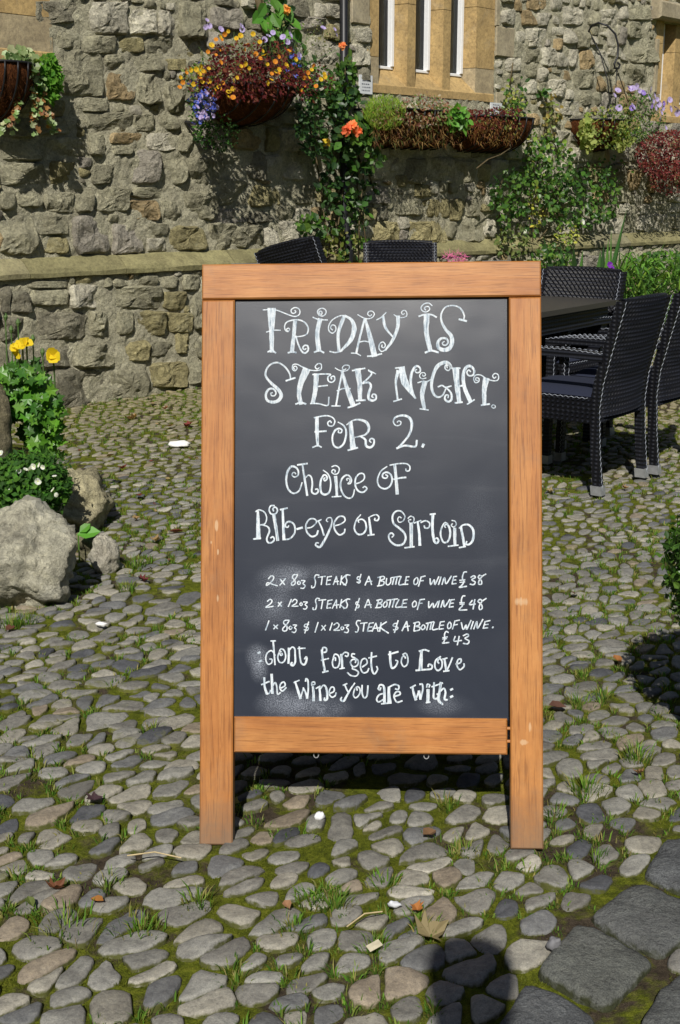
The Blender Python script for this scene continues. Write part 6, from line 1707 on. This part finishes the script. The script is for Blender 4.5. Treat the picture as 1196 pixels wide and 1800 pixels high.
# ------------------------------------------------------------------ grass, litter
rg = random.Random(9)
mb = MB()
def tuft(x, y, n, h, tints, spread):
    base = ground_h(x, y)
    for _ in range(n):
        a = rg.uniform(0, 2 * math.pi); d = rg.uniform(0, spread); bx, by = x + math.cos(a) * d, y + math.sin(a) * d
        L = h * rg.uniform(.5, 1.15); ln = rg.uniform(.1, .95) * L; a2 = a + rg.gauss(0, .5); w = rg.uniform(.0008, .0018)
        tx, ty = math.cos(a2) * ln, math.sin(a2) * ln; sx, sy = -math.sin(a2 + rg.gauss(0, .6)) * w, math.cos(a2) * w
        t = jt(rg.choice(tints), .3, rg)
        mz = L * .62
        mb.add([(bx - sx, by - sy, base), (bx + sx, by + sy, base), (bx + tx * .45 + sx * .8, by + ty * .45 + sy * .8, base + mz), (bx + tx * .45 - sx * .8, by + ty * .45 - sy * .8, base + mz), (bx + tx, by + ty, base + mz + L * .22)], [(0, 1, 2, 3), (3, 2, 4)], (*t, 1))
GT = [(.09, .19, .02), (.13, .26, .03), (.06, .13, .015), (.20, .26, .05), (.26, .24, .08)]
nt_ = 0
for m_, xy in CELLS:
    if m_[1] > 10.5: continue
    for q in xy[::2]:
        q = q + np.array([rg.gauss(0, .006), rg.gauss(0, .006)])
        v = mnoise.noise((q[0] * 1.9, q[1] * 1.9, 7.0)) + .55 * mnoise.noise((q[0] * 6, q[1] * 6, 3.0))
        if v < .08 - (0.30 if m_[1] > 3.4 else 0.04) or rg.random() > .75: continue
        if any(in_poly(q[0], q[1], s) for s in SLAB_G): continue
        if m_[1] > 8 and not (m_[0] > -.5): pass
        tuft(q[0], q[1], rg.randint(8, 20) if m_[1] < 5 else 7, rg.uniform(.008, .026), GT, rg.uniform(.010, .036)); nt_ += 1
# tufts read off the photograph
for px, py, n, h, sp in ((350, 1595, 40, .05, .03), (590, 1600, 50, .05, .035), (250, 1640, 40, .045, .05), (120, 1640, 50, .045, .07), (545, 1590, 40, .05, .03), (975, 1440, 40, .05, .03), (1030, 1400, 60, .06, .04), (1120, 1340, 60, .06, .04), (1020, 1240, 50, .05, .035), (1060, 1230, 40, .05, .03), (225, 1040, 40, .05, .03), (240, 1000, 60, .07, .04), (20, 1110, 50, .07, .04), (45, 1100, 40, .06, .04), (660, 1680, 30, .045, .03), (745, 1640, 30, .045, .03), (515, 1640, 40, .045, .04), (790, 1415, 25, .04, .03), (345, 680, 60, .10, .06), (340, 660, 40, .12, .05), (205, 715, 30, .06, .05), (265, 1290, 30, .04, .03), (390, 1180, 30, .04, .03), (1145, 960, 20, .04, .02), (1000, 910, 30, .05, .03), (1080, 900, 30, .05, .03), (190, 1560, 30, .04, .04), (820, 1500, 20, .05, .02), (1050, 1520, 20, .05, .02), (680, 1560, 40, .035, .04), (450, 1400, 20, .04, .02)):
    g_ = ground_at(px, py); tuft(g_[0], g_[1], int(n * 1.6), h * .8, GT, sp)
mf = MB(); ngr = np.random.default_rng(4)
k_ = 0
while k_ < 52000:
    y = 1.85 + 3.2 * ngr.random() ** 1.5; x = ngr.uniform(-.34, .34) * (y + .25) * .95
    v = .6 * mnoise.noise((x * 3.2, y * 3.2, 2.0)) + .4 * mnoise.noise((x * 12, y * 12, 5.0))
    k_ += 1
    if v < -.12: continue
    z = ground_h(x, y); a = ngr.uniform(0, 6.28); w = .0012; L = ngr.uniform(.003, .008)
    dx, dy = math.cos(a), math.sin(a); g_ = ngr.uniform(.6, 1.5)
    t = (.10 * g_, .115 * g_, .012 * g_, 1)
    mf.v += [(x - dx * w, y - dy * w, z - .001), (x + dx * w, y + dy * w, z - .001), (x + ngr.normal() * .003, y + ngr.normal() * .003, z + L)]
    n_ = len(mf.v); mf.f.append((n_ - 3, n_ - 2, n_ - 1)); mf.c += [t] * 3
o = mf.build('moss', M['leaf_soft']); tag(o, 'low moss growing in the joints of the cobbles', kind='stuff')
o = mb.build('grass', M['leaf_soft']); tag(o, 'short grass sprouting between the cobbles', kind='stuff')
print('TUFTS', nt_, len(mb.f))

def dead_leaf(px, py, size, col, label, name='fallen_leaf', kind='lobed', group='fallen leaves on the cobbles', cat='leaf', curl=.3):
    size *= .85; col = tuple(v * .8 for v in col)
    c = ground_at(px, py); c[2] = ground_h(c[0], c[1]) + .024
    sh, fs = SH[kind]; a = rg.uniform(0, 6.28); mb_ = MB(); V = []
    tx, ty = rg.uniform(-.25, .25), rg.uniform(-.25, .25)
    for x, y, z_ in sh:
        y -= .5; X = x * math.cos(a) - y * math.sin(a); Y = x * math.sin(a) + y * math.cos(a)
        V.append((X * size, Y * size, (z_ * 2 + curl * (x * x + y * y) * rg.uniform(.5, 1.3) + X * tx + Y * ty) * size))
    mb_.add(V, fs, (*jt(col, .1, rg), 1))
    o_ = mb_.build(name, M['petal']); o_.location = c
    tag(o_, label, cat, group); return o_
dead_leaf(762, 1652, .072, (.42, .30, .18), 'large pale tan maple leaf lying among the lower cobbles', group=None, kind='maple', curl=.12)
dead_leaf(103, 1574, .045, (.22, .09, .05), 'curled dark brown leaf at the lower left', group=None, kind='maple')
dead_leaf(172, 1602, .035, (.50, .22, .06), 'small orange leaf right of the curled brown leaf', group=None, kind='leaf')
dead_leaf(55, 1600, .03, (.16, .22, .06), 'small green-grey leaf left of the curled brown leaf', group=None, kind='leaf')
dead_leaf(1085, 1170, .045, (.45, .22, .07), 'narrow orange leaf left of the bush shadow', group=None, kind='leaf')
dead_leaf(168, 1417, .05, (.10, .06, .07), 'dark crumpled leaf scrap on the left cobbles', group=None)
for px, py, s_, c in ((310, 944, .07, (.22, .07, .05)), (255, 1030, .05, (.20, .05, .05)), (275, 958, .05, (.45, .28, .14)), (245, 880, .05, (.26, .06, .05)), (230, 745, .09, (.45, .27, .12)), (330, 757, .07, (.26, .06, .05)), (300, 760, .06, (.5, .36, .2)), (270, 722, .06, (.5, .38, .22)), (1148, 1002, .035, (.42, .26, .14)), (980, 1255, .06, (.16, .08, .06)), (735, 1615, .03, (.5, .2, .06)), (195, 810, .06, (.4, .25, .1)), (215, 830, .05, (.24, .06, .05)), (1100, 868, .04, (.45, .3, .15)), (965, 870, .05, (.4, .3, .16)), (240, 920, .04, (.42, .28, .14)), (755, 1480, .045, (.3, .17, .1)), (20, 1120, .05, (.2, .09, .06)), (415, 1425, .03, (.4, .32, .14)), (1010, 1055, .04, (.22, .1, .07)), (1120, 1375, .03, (.4, .22, .1)), (290, 730, .05, (.5, .2, .1)), (505, 1610, .03, (.5, .26, .14)), (190, 1000, .05, (.36, .22, .1))):
    red = c[0] > 3 * c[1]
    where = 'near the foot of the wall' if py < 800 and px < 352 else 'on the cobbles between rockery and sign' if py < 1080 and px < 352 else 'on the cobbles right of the sign' if px > 900 else 'on the cobbles in front of the sign' if px > 352 else 'on the cobbles at the left edge'
    dead_leaf(px, py, s_, c, ('reddish brown fallen leaf ' if red else 'dry tan fallen leaf ') + where, group='reddish fallen leaves' if red else 'dry tan fallen leaves', kind=rg.choice(['leaf', 'maple']))
gd = []
def dleaf_col(): return rg.choice([(.36, .26, .13), (.26, .16, .08), (.20, .12, .06), (.42, .34, .18), (.18, .06, .04)])
mb = MB()
for _ in range(900):
    x = rg.uniform(-1.6, 2.6); y = rg.uniform(4.2, 11)
    if wall_dist(x, y) < 0.02 or (rg.random() > .35 and y < 6.0): continue
    add_leaf(mb, (x, y, ground_h(x, y) + .012), (rg.gauss(0, .35), rg.gauss(0, .35), 1), (rg.gauss(0, 1), rg.gauss(0, 1), 0), rg.uniform(.010, .028), 'leaf', jt(dleaf_col(), .2, rg))
o_ = mb.build('leaf_litter', M['petal']); tag(o_, 'small dry leaf litter strewn over the far cobbles', kind='stuff')
def bit(px, py, r_, name, label, cat, col, seed):
    c = ground_at(px, py); m_ = plain_mat(name.replace('_', ' '), col, .7, .15, 60)
    rock(name, (c[0], c[1], ground_h(c[0], c[1]) + .02 + r_[2] * .3), r_, seed, m_, (1, 1, 1), label, cat, sub=8, rough=.35)
bit(315, 791, (.075, .035, .018), 'paper_scrap', 'crumpled white paper scrap on the cobbles left of the sign', 'litter', (.75, .75, .73), 3)
bit(563, 1450, (.013, .010, .010), 'paper_scrap', 'small white paper scrap on the cobbles under the sign', 'litter', (.75, .76, .78), 5)
bit(693, 1606, (.014, .008, .007), 'foil_scrap', 'crumpled silver foil scrap in the moss below the sign', 'litter', (.6, .62, .66), 8)
bit(973, 1681, (.015, .014, .014), 'pebble', 'round grey pebble resting on the edge of a granite slab', 'pebble', (.16, .16, .17), 9)
bit(180, 1112, (.022, .010, .008), 'paper_scrap', 'thin white paper scrap on the left cobbles below the boulder', 'litter', (.7, .7, .7), 14)
mb = MB(); c = ground_at(658, 1688); z_ = ground_h(c[0], c[1]) + .026
mb.box((-.012, -.009, 0), (.012, .009, .0015), M=lambda v: (v[0] * .9 - v[1] * .4, v[0] * .4 + v[1] * .9, v[2] + v[0] * .3)); o = mb.build('card_scrap', plain_mat('card', (.55, .5, .36), .8)); o.location = (c[0], c[1], z_); tag(o, 'small square cream card scrap among the lower cobbles', 'litter')
for a, b_, lab in (((225, 1528), (320, 1532), 'straight pale straw across the left cobbles'), ((405, 1462), (440, 1470), None), ((610, 1655), (672, 1628), 'curved pale twig in the moss below the sign')):
    if not lab: continue
    p, q = ground_at(*a), ground_at(*b_); mb = MB(); org = np.array([p[0], p[1], 0]); z_ = .03
    mb.tube([(p[0], p[1], z_), ((p[0] + q[0]) / 2, (p[1] + q[1]) / 2 + .008, z_ + .006), (q[0], q[1], z_)], .0014, 5); o = mb.build('twig', plain_mat('straw', (.5, .4, .22), .8), origin=org); tag(o, lab, 'twig')

# ------------------------------------------------------------------ the person taking the picture, behind the camera (their shadow falls at the lower right)
def person():
    root = empty('person', (.02, -.22, 0)); root.scale = (1.06, 1.06, 1.07); tag(root, 'person in a dark coat standing where the picture is taken from', 'person')
    J = [((0, -.02, .98), .15), ((0, -.03, 1.15), .15), ((0, -.02, 1.36), .17), ((0, .0, 1.50), .07), ((0, .03, 1.57), .055), ((0, .06, 1.66), .085), ((0, .06, 1.74), .078),
         ((.19, -.02, 1.43), .06), ((.24, -.04, 1.18), .045), ((.12, .14, 1.28), .035), ((.08, .19, 1.32), .035), ((-.19, -.02, 1.43), .06), ((-.24, -.04, 1.18), .045), ((-.12, .14, 1.28), .035), ((-.08, .19, 1.32), .035),
         ((.10, -.02, .88), .10), ((.11, 0, .5), .06), ((.12, -.03, .09), .042), ((.12, .12, .04), .04), ((-.10, -.02, .88), .10), ((-.11, 0, .5), .06), ((-.12, -.03, .09), .042), ((-.12, .12, .04), .04)]
    E_ = [(0, 1), (1, 2), (2, 3), (3, 4), (4, 5), (5, 6), (2, 7), (7, 8), (8, 9), (9, 10), (2, 11), (11, 12), (12, 13), (13, 14), (0, 15), (15, 16), (16, 17), (17, 18), (0, 19), (19, 20), (20, 21), (21, 22)]
    me = bpy.data.meshes.new('body'); me.from_pydata([j[0] for j in J], E_, [])
    o = bpy.data.objects.new('body', me); COL.objects.link(o); o.parent = root
    sk = o.modifiers.new('skin', 'SKIN'); lay = me.skin_vertices[0] if me.skin_vertices else None
    if lay is None:
        bm_ = __import__('bmesh').new(); bm_.from_mesh(me); bm_.verts.layers.skin.verify(); bm_.to_mesh(me); bm_.free(); lay = me.skin_vertices[0]
    for v, (p, r_) in zip(lay.data, J): v.radius = (r_, r_)
    lay.data[0].use_root = True
    o.modifiers.new('sub', 'SUBSURF').levels = 2
    me.materials.append(plain_mat('dark coat', (.03, .035, .05), .9))
person()
for o_ in PROTO.values(): bpy.data.objects.remove(o_)
